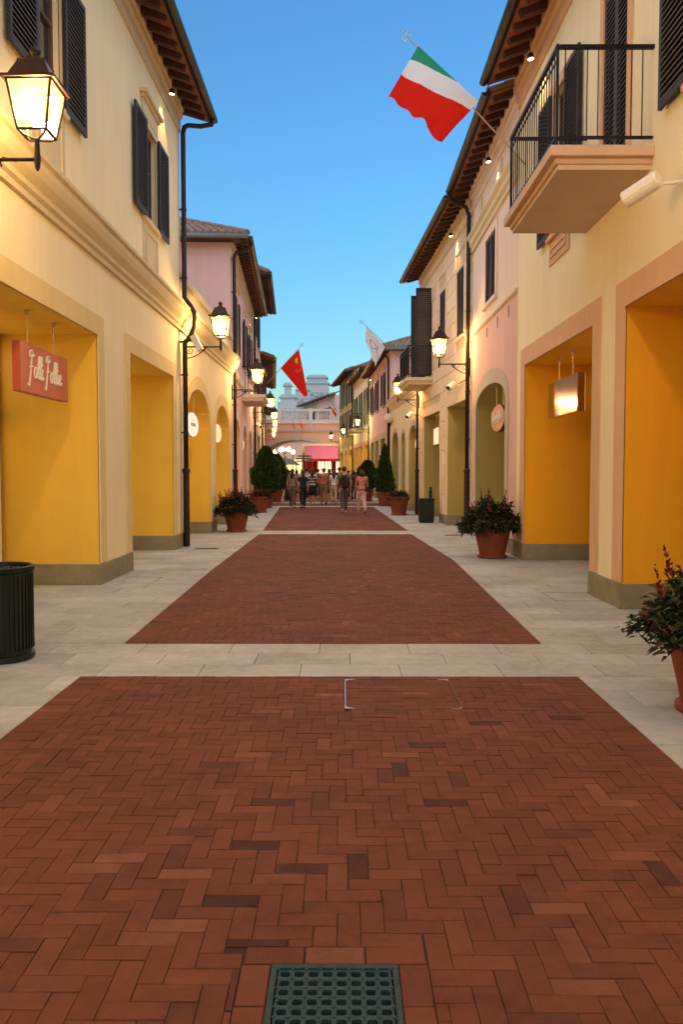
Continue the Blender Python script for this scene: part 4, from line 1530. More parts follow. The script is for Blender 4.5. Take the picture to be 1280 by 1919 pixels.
# ------------------------------------------------------------------ hanging signs
def stroke(mb, pts, r, y, flat=.012, seg=6):
    P = [Vector((x, y, z)) for x, z in pts]
    i = len(mb.v)
    mb.tube(P, r, seg)
    for k in range(i, len(mb.v)):
        mb.v[k].y = y + (mb.v[k].y - y) * flat / r
def bez(p, n=6):
    """smooth curve through points"""
    out = []
    for k in range(len(p) - 1):
        p0, p1, p2, p3 = p[max(k - 1, 0)], p[k], p[k + 1], p[min(k + 2, len(p) - 1)]
        for j in range(n):
            t = j / n
            out.append(tuple(.5 * (2 * p1[i] + (-p0[i] + p2[i]) * t + (2 * p0[i] - 5 * p1[i] + 4 * p2[i] - p3[i]) * t * t + (-p0[i] + 3 * p1[i] - 3 * p2[i] + p3[i]) * t ** 3) for i in (0, 1)))
    out.append(p[-1])
    return out
GLYPH = {  # script strokes, x right, z up, unit = x-height
    'F': ([[(.95, 2.15), (.6, 2.35), (.2, 2.15), (.15, 1.8), (.45, 1.75), (1.15, 2.0)], [(.62, 2.1), (.55, 1.2), (.42, .2), (.22, -.75), (-.1, -.6)], [(.2, .85), (.6, .95), (.95, 1.0)]], 1.15),
    'o': ([[(.55, 1.0), (.25, .85), (.15, .4), (.35, .02), (.65, .15), (.75, .6), (.55, 1.0), (.75, .85), (.95, .9)]], .9),
    'l': ([[(.0, .4), (.35, 1.2), (.42, 1.95), (.22, 1.9), (.14, 1.0), (.18, .2), (.35, .0), (.55, .3)]], .5),
    'i': ([[(.0, .4), (.2, .95), (.16, .3), (.28, .0), (.5, .3)], [(.25, 1.3), (.29, 1.36)]], .48),
    'e': ([[(.0, .35), (.4, .5), (.55, .8), (.35, 1.0), (.15, .6), (.2, .1), (.45, .0), (.75, .3)]], .75),
}
def script(mb, text, x0, z0, s, r, y):
    x = x0
    for ch in text:
        if ch == ' ':
            x += .45 * s
            continue
        st, adv = GLYPH[ch]
        for p in st:
            stroke(mb, bez([(x + (a + b_ * .12) * s, z0 + b_ * s) for a, b_ in p], 4), r, y)
        x += adv * s
    return x
def hung_sign(name, label, pos, rotz, body, ztop, hang, rods, extra=None):
    """local: x along the sign, -y towards the street, z up, origin at the sign's centre"""
    o = empty(name, pos, rotz=rotz)
    tag(o, label, 'shop sign', 'hanging shop signs')
    body(o)
    for x in rods:
        mb = MB()
        mb.tube([(x, 0, ztop - .02), (x, 0, hang - .01)], .011, 8)
        mb.lathe([(.03, hang - .05), (.03, hang - .001)], (x, 0, 0), 10)
        mb.lathe([(.018, hang - .12), (.018, hang - .09)], (x, 0, 0), 8)
        mb.build('hanger_rod', M('brass_rod', (.55, .42, .20), .4, metal=.7), o)
    return o
PINKS = M('coral_sign', (.50, .115, .07), .45, .06, 2)
LETTER = M('white_lettering', (.82, .78, .74), .4, .03)
def body_pink(o):
    mb = MB()
    mb.box(-.80, .80, -.05, .05, -.285, .285)
    mb.build('sign_box', PINKS, o, bevel=.006)
    mb = MB()
    script(mb, 'Folli Follie', -.585, -.10, .135, .0115, -.055)
    mb.build('lettering', LETTER, o)
hung_sign('coral_sign', 'coral pink hanging sign with white script lettering', (-3.72, 10.2, 2.79), pi / 2, body_pink, .285, .69, (-.45, .42))
STEELS = M('brushed_steel_sign', (.40, .33, .34), .12, .12, 30, metal=1.0, stretch=(1, 1, 40))
def body_steel(o):
    mb = MB()
    mb.box(-.88, .88, -.06, .06, -.29, .29)
    mb.build('sign_box', STEELS, o, bevel=.006)
hung_sign('steel_sign', 'brushed steel hanging sign that mirrors the lamps, in an amber recess', (3.55, 13.3, 2.78), -pi / 2, body_steel, .29, .68, (-.4, .42))
def disc_sign(label, px, r, z, face, rim, side, x, d, text=None, hang=.9, spacing=.4, wide=2.7):
    def widen(mb):
        for v in mb.v:
            v.x *= wide
    def body(o):
        mb = MB()
        mb.lathe([(r, -.05), (r, .045)], (0, 0, 0), 36, (0, -1, 0))
        widen(mb)
        mb.build('disc', rim, o)
        mb = MB()
        mb.lathe([(r * .96, .046), (r * .96, .052)], (0, 0, 0), 36, (0, -1, 0))
        widen(mb)
        mb.build('face', face, o)
        if text:
            text(o)
    hung_sign('round_sign', label, (x, d, z), pi / 2 if side > 0 else -pi / 2, body, r * .8, hang, (-spacing, spacing))
ROSE = M('rose_sign', (.50, .24, .16), .5, .08, 3)
WHITEF = emit('lit_white_sign', (1.0, .82, .62), .42)
WARMF = emit('lit_warm_sign', (1.0, .66, .36), .5)
def scribble(o):
    mb = MB()
    pts = [(x * 2.1, z_ * 1.05) for x, z_ in [(-.30, -.05), (-.27, .16), (-.22, -.06), (-.16, .12), (-.14, -.05), (-.08, .05), (-.05, -.04), (0, .06), (.02, -.05), (.07, .05), (.09, -.04), (.12, .18), (.14, -.03), (.19, .05), (.23, -.03), (.32, .03)]]
    stroke(mb, bez(pts, 4), .016, -.058)
    stroke(mb, bez([(-.5, -.15), (-.1, -.10), (.45, -.07)], 4), .012, -.058)
    mb.build('lettering', LETTER, o)
def dots(o):
    mb = MB()
    for x in (-.24, -.12, .0, .12, .24):
        stroke(mb, [(x, -.03), (x + .03, .04)], .014, -.056)
    stroke(mb, [(-.02, .10), (.03, .12)], .010, -.056)
    mb.build('lettering', M('grey_lettering', (.25, .2, .18), .6), o)
disc_sign('rose oval sign with white script in the khaki arch of the pink house', 925, .30, 2.75, ROSE, IRON, -1, 3.42, 18.2, scribble, .74)
disc_sign('white oval sign hung in the larger yellow arch', 362, .29, 2.68, WHITEF, WHITE, 1, -3.62, 19.5, dots, .80)
disc_sign('dark rimmed lit oval sign hung in the smaller yellow arch', 409, .27, 2.65, WARMF, IRON, 1, -3.62, 23.3, None, .86)
disc_sign('lit oval sign in the pink house arch', 458, .28, 2.6, WARMF, IRON, 1, -3.95, 31.4, None, .76)
disc_sign('lit oval sign in the arch of the low apricot house', 772, .30, 2.62, WARMF, IRON, -1, 2.85, 31.8, None, .75)
for d, x, lab in ((26.9, 3.05, 'pale lit box sign hung in the stone house recess'), (43.8, 2.2, 'glowing box sign hung in the first recess of the pink far house'),
                  (50.2, 1.95, 'glowing box sign hung in the last recess of the pink far house'), (56.9, 1.35, 'glowing box sign under the yellow house balcony'),
                  (69, .3, 'glowing box sign hung in the olive house arch')):
    def body(o, d=d):
        mb = MB()
        mb.box(-.75, .75, -.05, .05, -.29, .29)
        mb.build('sign_box', IRON, o)
        mb = MB()
        mb.box(-.72, .72, -.062, -.05, -.26, .26)
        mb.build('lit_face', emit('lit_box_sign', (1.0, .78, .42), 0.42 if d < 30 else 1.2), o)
    hung_sign('box_sign', lab, (x, d, 2.72), -pi / 2, body, .29, .70, (-.35, .35))

# ------------------------------------------------------------------ security cameras and floodlight
def cctv(p, aim, label, r=.07, L=.34):
    o = empty('security_camera', p)
    tag(o, label, 'security camera', 'white cameras on the walls')
    d = Vector(aim).normalized()
    mb = MB()
    mb.lathe([(r * .9, 0), (r, .02), (r, L), (r * .92, L + .01), (r * .92, L - .04)], (0, 0, 0), 16, d)
    mb.build('housing', WHITE, o, smooth=False)
    mb = MB()
    mb.lathe([(r * .8, L - .03), (r * .78, L - .02)], (0, 0, 0), 14, d)
    mb.build('lens', PANE, o)
    mb = MB()
    out = Vector((1 if p[0] > 0 else -1, 0, 0))
    mb.tube([d * .08, d * .08 + out * .18, d * .08 + out * .34 + Vector((0, 0, .02))], .018, 8)
    mb.lathe([(.05, 0), (.05, .02)], d * .08 + out * .30, 10, out)
    mb.build('bracket', WHITE, o)
cctv((2.98, 7.95, 4.36), (-.42, .45, -.22), 'large white tube camera on the balcony house wall', .085, .36)
cctv((2.98, 22.5, 3.95), (-.45, -.6, -.35), 'white camera on the stone house under its lantern', .085, .36)
cctv((2.52, 31.0, 3.75), (-.45, -.6, -.4), 'white camera on the low apricot house', .085, .36)
cctv((-4.0, 38.0, 3.75), (.5, -.6, -.4), 'white camera on the tall salmon house', .085, .36)
o = empty('floodlight_box', (-3.2, 17.35, 4.28))
tag(o, 'white box floodlight beside the lantern at the end of the cream house', 'floodlight')
mb = MB()
mb.hexa([(-.02, -.07, .10), (.10, -.07, .16), (.26, -.07, -.14), (.14, -.07, -.20), (-.02, .07, .10), (.10, .07, .16), (.26, .07, -.14), (.14, .07, -.20)])
mb.build('housing', WHITE, o, bevel=.01)
mb = MB()
mb.tube([(-.23, 0, .0), (-.1, 0, .02), (.06, 0, .03)], .02, 8)
mb.build('bracket', IRON, o)

# ------------------------------------------------------------------ flags
def cloth_mat(name, col):
    if name in MATS:
        return MATS[name]
    m = bpy.data.materials.new(name)
    m.use_nodes = True
    t = m.node_tree
    t.nodes.remove(t.nodes["Principled BSDF"])
    d = t.nodes.new('ShaderNodeBsdfDiffuse')
    d.inputs[0].default_value = (*col, 1)
    l = t.nodes.new('ShaderNodeBsdfTranslucent')
    l.inputs[0].default_value = (*col, 1)
    mx = t.nodes.new('ShaderNodeMixShader')
    mx.inputs[0].default_value = .4
    t.links.new(d.outputs[0], mx.inputs[1])
    t.links.new(l.outputs[0], mx.inputs[2])
    t.links.new(mx.outputs[0], t.nodes['Material Output'].inputs[0])
    MATS[name] = m
    return m
FG, FW, FR, FY = cloth_mat('flag_green', (.04, .30, .17)), cloth_mat('flag_white', (.80, .78, .80)), cloth_mat('flag_red', (.70, .025, .015)), cloth_mat('flag_yellow', (.80, .45, .03))
def in_star(u, v, cu, cv, r):
    x, y = u - cu, v - cv
    a = (math.atan2(x, y) % (2 * pi / 5)) - pi / 5
    return math.hypot(x, y) * math.cos(a) < r * (.42 + .25 * abs(a) / (pi / 5)) and math.hypot(x, y) < r
def flag(label, base, tip, corners, kind, nu=44, nv=30, wave=.05, seed=0, pole_r=.016, finial=True):
    """corners in space: hoist top, hoist bottom, fly bottom, fly top"""
    base, tip = Vector(base), Vector(tip)
    o = empty('flag', base)
    tag(o, label, 'flag', 'flags on angled poles')
    mb = MB()
    mb.tube([Vector(), tip - base], pole_r, 8, pole_r * .7)
    pole = mb.build('pole', M('flag_pole', (.42, .32, .26), .4, metal=.4), o)
    if finial:
        d = (tip - base).normalized()
        mb = MB()
        mb.tube([tip - base, tip - base + d * .28], .010, 6, .006)
        ex = Vector((0, 1, 0)).cross(d)
        for k in (-1, 1):
            mb.tube(spiral(tip - base + d * .12 + ex * (k * .05), .05, .03, 0, 2 * pi, 14, ex, d), .008, 5)
        mb.tube([tip - base + d * .2 - ex * .06, tip - base + d * .2 + ex * .06], .008, 5)
        mb.build('finial', STEEL, o)
    A, B, C, Dd = [Vector(c) - base for c in corners]
    n = (B - A).cross(Dd - A).normalized()
    mb = MB()
    grid = []
    for i in range(nu + 1):
        row = []
        for j in range(nv + 1):
            s, t = i / nu, j / nv
            p = (A * (1 - t) + B * t) * (1 - s) + (Dd * (1 - t) + C * t) * s
            f = s * (1 - s * .3)
            off = wave * f * (math.sin(5.5 * t + 7 * s + seed) + .6 * math.sin(13 * t - 5 * s + seed * 2) + .3 * math.sin(24 * t + 9 * s))
            if kind == 'it' and s < .33:
                pass
            p = p + n * off + Vector((0, 0, .02 * math.sin(9 * t + seed) * f)) * 1.0
            edge = noise.noise((t * 5 + seed, s * 3, 1.7)) * .10 * s * s
            p += (Dd - A).normalized() * edge
            row.append(p)
        grid.append(row)
    for i in range(nu):
        for j in range(nv):
            s, t = (i + .5) / nu, (j + .5) / nv
            m_ = 0
            if kind == 'it':
                m_ = (0 if s < .26 - .40 * t else (1 if s < .60 - .40 * t else 2)) if nu > 30 else (0 if s < .2 else (1 if s < .5 else 2))
            elif kind == 'cn':
                m_ = 2
                us, vs_ = s * 1.5, 1 - t
                if in_star(us, vs_, .25, .75, .15) or any(in_star(us, vs_, a, c, .05) for a, c in ((.5, .9), (.6, .8), (.6, .65), (.5, .55))):
                    m_ = 3
            elif kind == 'wh':
                m_ = 1
                if abs(math.hypot(s - .5, (t - .5) * .8) - .16) < .03 or (abs(t - .75) < .04 and .3 < s < .7 and int(s * 30) % 2):
                    m_ = 4
            mb.cur = m_
            mb.poly([grid[i][j], grid[i + 1][j], grid[i + 1][j + 1], grid[i][j + 1]])
    c = mb.build('cloth', [FG, FW, FR, FY, cloth_mat('flag_lilac', (.45, .42, .62))], o, smooth=True, recalc=False)
    bm = bmesh.new()
    bm.from_mesh(c.data)
    bmesh.ops.remove_doubles(bm, verts=bm.verts, dist=1e-5)
    bm.to_mesh(c.data)
    bm.free()
d = 14.6
flag('large tricolour flag in green, white and red flying from the balcony house', (3.22, 14.9, 7.0), at_depth(772, 78, d), [at_depth(784, 86, d), at_depth(897, 190, d + .1), at_depth(829, 264, d - .5), at_depth(728, 182, d - .35)], 'it', 96, 70, seed=1.3, wave=.06)
d = 45
flag('red flag with yellow stars hanging over the street', (-4.6, 45.2, 5.9), at_depth(562, 650, d), [at_depth(560, 654, d), at_depth(526, 690, d), at_depth(571, 745, d - .4), at_depth(577, 741, d - .3)], 'cn', seed=.4, wave=.05)
d = 30.3
flag('white flag with a faint lilac emblem above the low apricot house', (2.7, 30.5, 5.1), at_depth(683, 608, d), [at_depth(686, 611, d), at_depth(722, 650, d), at_depth(704, 684, d - .3), at_depth(685, 640, d - .2)], 'wh', seed=2.1, wave=.05)
d = 62
flag('small tricolour flag beside the green shutters of the olive house', (.72, 62.8, 5.3), at_depth(616, 748, d), [at_depth(617, 750, d), at_depth(632, 770, d), at_depth(630, 782, d - .3), at_depth(619, 765, d - .2)], 'it', 20, 16, .06, 3.3)
for k, (px, kind, lab) in enumerate(((546, 'it', 'small tricolour flag on the bridge front'), (561, 'cn', 'small red flag on the bridge front'), (577, 'wh', 'small white flag on the bridge front'))):
    d = 79.2
    w_ = 4 if k < 2 else 8
    flag(lab, at_depth(558, 802, 80), at_depth(px, 786, d), [at_depth(px, 787, d), at_depth(px + 2, 797, d + .3), at_depth(px + w_ + 2, 806, d - .2), at_depth(px + w_, 796, d - .2)], kind, 16, 12, .05, k * 1.7, finial=False)

# ------------------------------------------------------------------ planters
TERRA = M('terracotta', (.20, .048, .018), .8, .22, 6, .3, 60)
SOIL = M('soil', (.03, .02, .014), .95, .3, 20)
def leafmat(name, stops):
    return pieces(name, stops, .6, .1, 40, .15)
LEAFD = leafmat('dark_leaf', [(0, (.012, .022, .008)), (.45, (.026, .042, .013)), (.75, (.045, .058, .017)), (.86, (.06, .05, .018)), (1, (.13, .025, .018))])
LEAFG = leafmat('box_leaf', [(0, (.018, .042, .008)), (.5, (.044, .095, .016)), (.85, (.07, .13, .022)), (1, (.14, .17, .035))])
LEAFR = leafmat('red_flower', [(0, (.10, .012, .010)), (.6, (.18, .02, .016)), (1, (.28, .04, .03))])
LEAFB = leafmat('heather_leaf', [(0, (.06, .02, .014)), (.5, (.11, .035, .02)), (1, (.05, .045, .018))])
POT = {}
def pot_mesh():
    if POT:
        return POT['m'], POT['s']
    mb = MB()
    mb.lathe([(.25, 0), (.27, .01), (.27, .045), (.235, .05), (.235, .06), (.255, .16), (.295, .34), (.325, .48), (.325, .50), (.352, .51), (.358, .60), (.345, .615), (.32, .61), (.305, .50)], (0, 0, 0), 32)
    POT['m'] = mb.mesh('pot', TERRA, smooth=False)
    for p in POT['m'].polygons:
        p.use_smooth = len(p.vertices) == 4
    mb = MB()
    mb.lathe([(.31, .50), (.31, .545), (.05, .56)], (0, 0, 0), 20)
    POT['s'] = mb.mesh('soil', SOIL)
    return POT['m'], POT['s']
def leaf(mb, p, d, L, wd, droop=.3):
    d = d.normalized()
    side = d.cross(Vector((0, 0, 1)))
    if side.length < .05:
        side = Vector((1, 0, 0))
    side = side.normalized()
    a = RND.uniform(-.9, .9)
    side = (side * math.cos(a) + d.cross(side) * math.sin(a))
    m_ = p + d * L * .5
    e = p + d * L + Vector((0, 0, -droop * L))
    mb.poly([p, m_ + side * wd, e, m_ - side * wd])
def potted(name, label, x, y, plant, scale=1.0, rz=0.0, cat='potted plant'):
    o = empty(name, (x, y, 0), rotz=rz)
    o.scale = (scale,) * 3
    tag(o, label, cat, 'terracotta planters along the street')
    a, b_ = pot_mesh()
    link('pot', a, o)
    link('soil', b_, o)
    plant(o)
    return o
def flower_bush(n=2200, w_=.60, h=.62, spikes=16, flowers=LEAFR, droop=True, ls=1.0):
    def f(o):
        mb, fl, st = MB(), MB(), MB()
        for k in range(70):
            a, t = RND.uniform(0, 2 * pi), math.sqrt(RND.random())
            tip = Vector((math.cos(a) * w_ * t * .9, math.sin(a) * w_ * t * .9, .55 + h * (1 - .75 * t * t) * RND.uniform(.55, 1) + (-.16 * t if droop else 0)))
            foot = Vector((tip.x * .3, tip.y * .3, .52))
            mid = (foot + tip) / 2 + Vector((0, 0, .10))
            st.tube([foot, mid, tip], .006, 4, .003)
            for j in range(n // 70):
                s = RND.random() ** .7
                p = (foot * (1 - s) + mid * s) * (1 - s) + (mid * (1 - s) + tip * s) * s
                p += Vector((RND.gauss(0, .045), RND.gauss(0, .045), RND.gauss(0, .035)))
                d = (p - Vector((0, 0, .45))).normalized() * .6 + Vector((RND.uniform(-1, 1), RND.uniform(-1, 1), RND.uniform(-.5, .9)))
                leaf(mb, p, d, RND.uniform(.08, .16) * ls, RND.uniform(.016, .030) * ls)
        for k in range(spikes):
            a, t = RND.uniform(0, 2 * pi), math.sqrt(RND.random())
            p0 = Vector((math.cos(a) * w_ * t * .85, math.sin(a) * w_ * t * .85, .52 + h * (.95 - .5 * t * t)))
            lean = Vector((math.cos(a) * .35 * t, math.sin(a) * .35 * t, 1))
            for j in range(26):
                s = j / 25
                q = p0 + lean * (s * RND.uniform(.16, .22))
                leaf(fl, q, Vector((RND.uniform(-1, 1), RND.uniform(-1, 1), 1.0)), .05 * (1.2 - .7 * s), .014 * (1.2 - .6 * s), 0)
        st.build('stems', M('green_stem', (.03, .03, .012), .8), o)
        mb.build('foliage', LEAFD, o, recalc=False)
        if spikes:
            tag(fl.build('flower_spikes', flowers, o, recalc=False), kind='stuff')
    return f
def clipped(h0, h1, rmax, shape, n=5200, mat=None):
    """evergreen clipped to a cone or an egg, leaves through the whole shell"""
    def f(o):
        mb = MB()
        sd_ = RND.uniform(0, 50)
        for k in range(n):
            t = RND.random()
            if shape == 'cone':
                prof = (1 - t) ** .8 * (1 if t > .12 else .65 + t * 2.9)
                if RND.random() > prof + .12:
                    continue
            else:
                prof = math.sin(pi * (t ** .8 * .90 + .08)) ** .75
            a = RND.uniform(0, 2 * pi)
            z = h0 + (h1 - h0) * t
            bump = 1 + .42 * noise.noise((math.cos(a) * 2.2 + sd_, math.sin(a) * 2.2, z * 3.2)) + .20 * noise.noise((math.cos(a) * 6, math.sin(a) * 6 + sd_, z * 9))
            r = rmax * prof * bump * (1 - .55 * RND.random() ** 1.6)
            if RND.random() < .12:
                r *= 1 + RND.uniform(.02, .18)
            p = Vector((r * math.cos(a), r * math.sin(a), z))
            d = Vector((math.cos(a), math.sin(a), .6)) + Vector((RND.uniform(-.7, .7), RND.uniform(-.7, .7), RND.uniform(-.3, .9)))
            leaf(mb, p, d, RND.uniform(.07, .14), RND.uniform(.022, .040), .05)
        mb.build('crown', mat or LEAFG, o, recalc=False)
        s = MB()
        s.tube([(0, 0, .5), (0.01, 0, h0 + .3), (0, .01, h0 + (h1 - h0) * .75)], .035, 7, .012)
        s.build('trunk', M('bark', (.06, .04, .028), .9), o)
    return f
p = ground(917, 1041)
potted('flower_planter', 'terracotta pot of dark shrubs with red tips between the steel sign and the disc sign', 2.74, 15.2, flower_bush(7000, .62, .60, 12), 1.0)
potted('flower_planter', 'terracotta pot with spiky red flowers beside the low arcade', -2.84, 21.7, flower_bush(6500, .60, .50, 30), 1.0, 1.0)
potted('flower_planter', 'large terracotta pot with drooping dark leaves by the amber shop recess', 2.49, 5.42, flower_bush(11000, .56, .52, 12, ls=.70), 1.0, 2.0)
potted('flower_planter', 'low terracotta pot beside the round balcony house with sparse foliage', -3.22, 31.5, flower_bush(2600, .42, .25, 12, droop=False), 1.0, .5)
potted('heather_planter', 'terracotta pot of low reddish heather near the litter bin', 1.99, 29.9, flower_bush(3000, .34, .12, 40, LEAFB, False), 1.08, .3)
potted('evergreen_planter', 'terracotta pot with a narrow pointed evergreen against the pink wall', 1.83, 37.3, clipped(.62, 2.75, .42, 'cone', 16000), 1.0)
potted('evergreen_planter', 'terracotta pot with a loose round evergreen behind the pointed one', 1.22, 43.2, clipped(.6, 2.1, .55, 'egg', 10000), 1.0)
potted('evergreen_planter', 'terracotta pot with a tall egg shaped evergreen by the pink house', -3.36, 35.4, clipped(.6, 2.6, .55, 'egg', 12000), 1.0)
potted('evergreen_planter', 'terracotta pot with an egg shaped evergreen by the tall salmon house', -3.45, 41.8, clipped(.6, 2.4, .58, 'egg', 10000), 1.0)

# ------------------------------------------------------------------ litter bins
BIN = M('bin_paint', (.012, .020, .017), .4, .3, 8, metal=.3)
def bin_round(x, y, label):
    o = empty('litter_bin', (x, y, 0))
    tag(o, label, 'litter bin')
    mb = MB()
    mb.lathe([(.25, 0), (.28, .01), (.28, .05), (.255, .06), (.262, .10), (.268, .74), (.285, .75), (.29, .79), (.27, .80), (.255, .79), (.25, .72)], (0, 0, 0), 40)
    mb.build('drum', BIN, o, smooth=False)
    m_ = MB()
    m_.box(-.006, .006, .262, .276, .09, .73)
    me = m_.mesh('rib', BIN)
    for k in range(44):
        link('rib', me, o, None, 2 * pi * k / 44)
    mb = MB()
    mb.lathe([(.25, .72), (.25, .735), (.02, .75)], (0, 0, 0), 24)
    mb.build('ash_tray', SOIL, o)
    mb = MB()
    for k in range(40):
        a, r = RND.uniform(0, 6.28), .24 * math.sqrt(RND.random())
        c = (r * math.cos(a), r * math.sin(a), .755)
        s = RND.uniform(.010, .024)
        mb.ball(c, s, 6, 4, (1, 1.2, .8))
    mb.build('pebbles', M('pebble', (.09, .055, .04), .8, .3, 30), o)
bin_round(-2.94, 6.97, 'black ribbed round litter bin with pebbles in its top')
o = empty('litter_bin', (2.53, 25.4, 0))
tag(o, 'dark square litter bin with a tall ashtray post by the stone house', 'litter bin')
mb = MB()
mb.box(-.23, .23, -.2, .2, .05, .70)
mb.build('body', BIN, o, bevel=.012)
mb = MB()
mb.box(-.245, .245, -.215, .215, .70, .75)
mb.build('rim', BIN, o, bevel=.006)
mb = MB()
mb.box(-.21, .21, -.18, .18, 0, .05)
mb.build('foot', BIN, o, bevel=.006)
mb = MB()
mb.lathe([(.055, .75), (.055, .98), (.03, 1.0), (.03, 1.04), (.05, 1.06), (.04, 1.10)], (.14, .05, 0), 12)
mb.build('ashtray_post', BIN, o)
mb = MB()
for k in range(7):
    mb.box(-.19 + k * .06, -.16 + k * .06, -.206, -.2, .1, .66)
mb.build('ribs', BIN, o)

# ------------------------------------------------------------------ globe lamp post
o = empty('globe_lamp_post', (2.12, 38.9, 0))
tag(o, 'slim dark lamp post with an unlit cream globe by the pink far house', 'lamp post')
mb = MB()
mb.lathe([(.10, 0), (.10, .12), (.06, .2), (.045, .6), (.035, 3.6), (.06, 3.66), (.11, 3.8), (.10, 3.84)], (0, 0, 0), 12)
mb.build('post', IRON, o)
mb = MB()
mb.ball((0, 0, 4.05), .24, 18, 12)
mb.build('globe', M('globe_glass', (.75, .66, .50), .3, .02), o, smooth=True)
# cluster lamps in the square behind the bridge
for k, (px, py, d, n) in enumerate(((507, 850, 92, 2), (519, 843, 95, 2), (533, 842, 90, 3), (549, 847, 100, 1))):
    p = at_depth(px, py, d)
    o = empty('square_lamp', (p.x, p.y, 0))
    tag(o, ('lit lamp post with globes in the square, tall triple head', 'lit lamp post with globes in the square, nearest the peach house', 'lit lamp post with globes in the square, by the kiosk', 'lit lamp post with a single globe in the square')[(2, 1, 0, 3)[k]] if False else
        ['lit two globe lamp post nearest the peach house in the square', 'lit two globe lamp post beside the kiosk in the square', 'lit three globe lamp post in front of the kiosk', 'lit single globe lamp post beside the finger post'][k], 'lamp post', 'globe lamps in the square')
    mb = MB()
    mb.lathe([(.12, 0), (.12, .15), (.05, .3), (.04, p.z - .2)], (0, 0, 0), 10)
    for j in range(n):
        a = 2 * pi * j / n
        mb.tube([(0, 0, p.z - .5), (.25 * (n > 1) * math.cos(a), .25 * math.sin(a), p.z - .35), (.45 * (n > 1) * math.cos(a), .3 * math.sin(a), p.z - .18)], .02, 6)
    mb.build('post', IRON, o)
    for j in range(n):
        a = 2 * pi * j / n
        mb = MB()
        mb.ball((.45 * (n > 1) * math.cos(a), .3 * math.sin(a), p.z), .24, 12, 8)
        mb.build('globe', emit('lit_globe', (1.0, .72, .36), 6.0), o, smooth=True)

# ------------------------------------------------------------------ pink bridge closing the street
fr = Frame(-9.2, 80.0, .6, 79.3, 1)
fr.N = -Vector((-fr.U.y, fr.U.x, 0))
b = empty('arch_bridge', fr.base)
tag(b, 'pink bridge with a wide low arch and a stone balustrade across the street end', 'bridge')
ar = (1.6, 7.6, 4.55, 1.35)
wall(fr, b, SALMON, 0, fr.len, 0, 6.1, [ar], ends=(6, 6))
recess_mb = MB()
path = arch_path(*ar, 0)
for p, q in zip(path, path[1:]):
    recess_mb.poly([fr.w(p[0], -.001, p[1]), fr.w(q[0], -.001, q[1]), fr.w(q[0], -4, q[1]), fr.w(p[0], -4, p[1])])
recess_mb.build('vault', SALMON, b)
trim(fr, b, ar, .38, TRIM_G, zb=0, proud=.06)
mb = MB()
mb.fbox(fr, 4.35, 4.85, 0, .12, 4.5, 5.05)
mb.build('keystone', TRIM_G, b)
moulding(fr, b, TRIM_G, 0, fr.len, [(0, 5.3), (.1, 5.3), (.16, 5.42), (.16, 5.5), (0, 5.52)], 'string_course')
moulding(fr, b, PALEPINK, 0, fr.len, [(-.4, 6.08), (.12, 6.08), (.2, 6.2), (.2, 6.32), (-.4, 6.34)], 'deck_cornice')
BALU = M('pale_stone_balustrade', (.62, .55, .50), .8, .08, 4)
mb = MB()
mb.fbox(fr, 0, fr.len, -.06, .12, 7.32, 7.5)
mb.fbox(fr, 0, fr.len, -.05, .11, 6.34, 6.48)
mb.build('balustrade_rail', BALU, b)
m_ = MB()
m_.lathe([(.075, 6.48), (.075, 6.53), (.04, 6.58), (.085, 6.78), (.06, 6.98), (.038, 7.16), (.07, 7.26), (.075, 7.32)], (0, 0, 0), 10)
me = m_.mesh('baluster', BALU, smooth=True)
u = .35
while u < fr.len - .1:
    if abs((u % 3.0) - 0) > .35:
        link('baluster', me, b, fr.w(u, .03, 0))
    u += .22
for u in (.15, 3.0, 6.0, 9.0):
    mb = MB()
    mb.fbox(fr, u - .18, u + .18, -.08, .14, 6.34, 7.58)
    mb.build('balustrade_pier', BALU, b)
mb = MB()
mb.fbox(fr, 0, fr.len, -4.2, -.06, 5.9, 6.3)
mb.build('deck', PLINTH, b)

# awning shop at the right foot of the bridge
a_ = at_depth(571, 835, 76)
q_ = at_depth(627, 862, 74.8)
o = empty('awning_shop', (a_.x, 76.2, 0))
tag(o, 'shop front with a pink awning and red curtains at the right foot of the bridge', 'shop')
W0 = 3.1
mb = MB()
mb.box(-.3, W0, .2, 3.0, 0, 4.1)
mb.build('wall', CREAM2, o)
mb = MB()
mb.hexa([(.35, -1.4, 2.62), (W0, -1.4, 2.62), (W0, .2, 3.85), (0, .2, 3.85), (.35, -1.4, 2.67), (W0, -1.4, 2.67), (W0, .2, 3.9), (0, .2, 3.9)])
mb.build('awning', M('pink_awning', (.62, .16, .26), .8, .08, 2), o)
mb = MB()
k = .35
while k < W0 - .05:
    mb.poly([(k, -1.41, 2.66), (k + .2, -1.41, 2.66), (k + .19, -1.42, 2.44), (k + .1, -1.42, 2.40), (k + .01, -1.42, 2.44)])
    k += .2
mb.build('valance', M('red_valance', (.45, .03, .035), .8), o, recalc=False)
RED = M('red_curtain', (.50, .02, .018), .75, .15, 6)
for cx, w_ in ((.1, .55), (.75, .4), (2.5, .35), (-.15, .2)):
    mb = MB()
    n = 12
    pts = [(cx + w_ * j / n, -.05 + .06 * math.sin(j * 2.2)) for j in range(n + 1)]
    for (x0_, y0_), (x1_, y1_) in zip(pts, pts[1:]):
        mb.poly([(x0_, y0_, 0), (x1_, y1_, 0), (x1_, y1_, 2.5), (x0_, y0_, 2.5)])
    mb.build('curtain', RED, o, smooth=True, recalc=False)
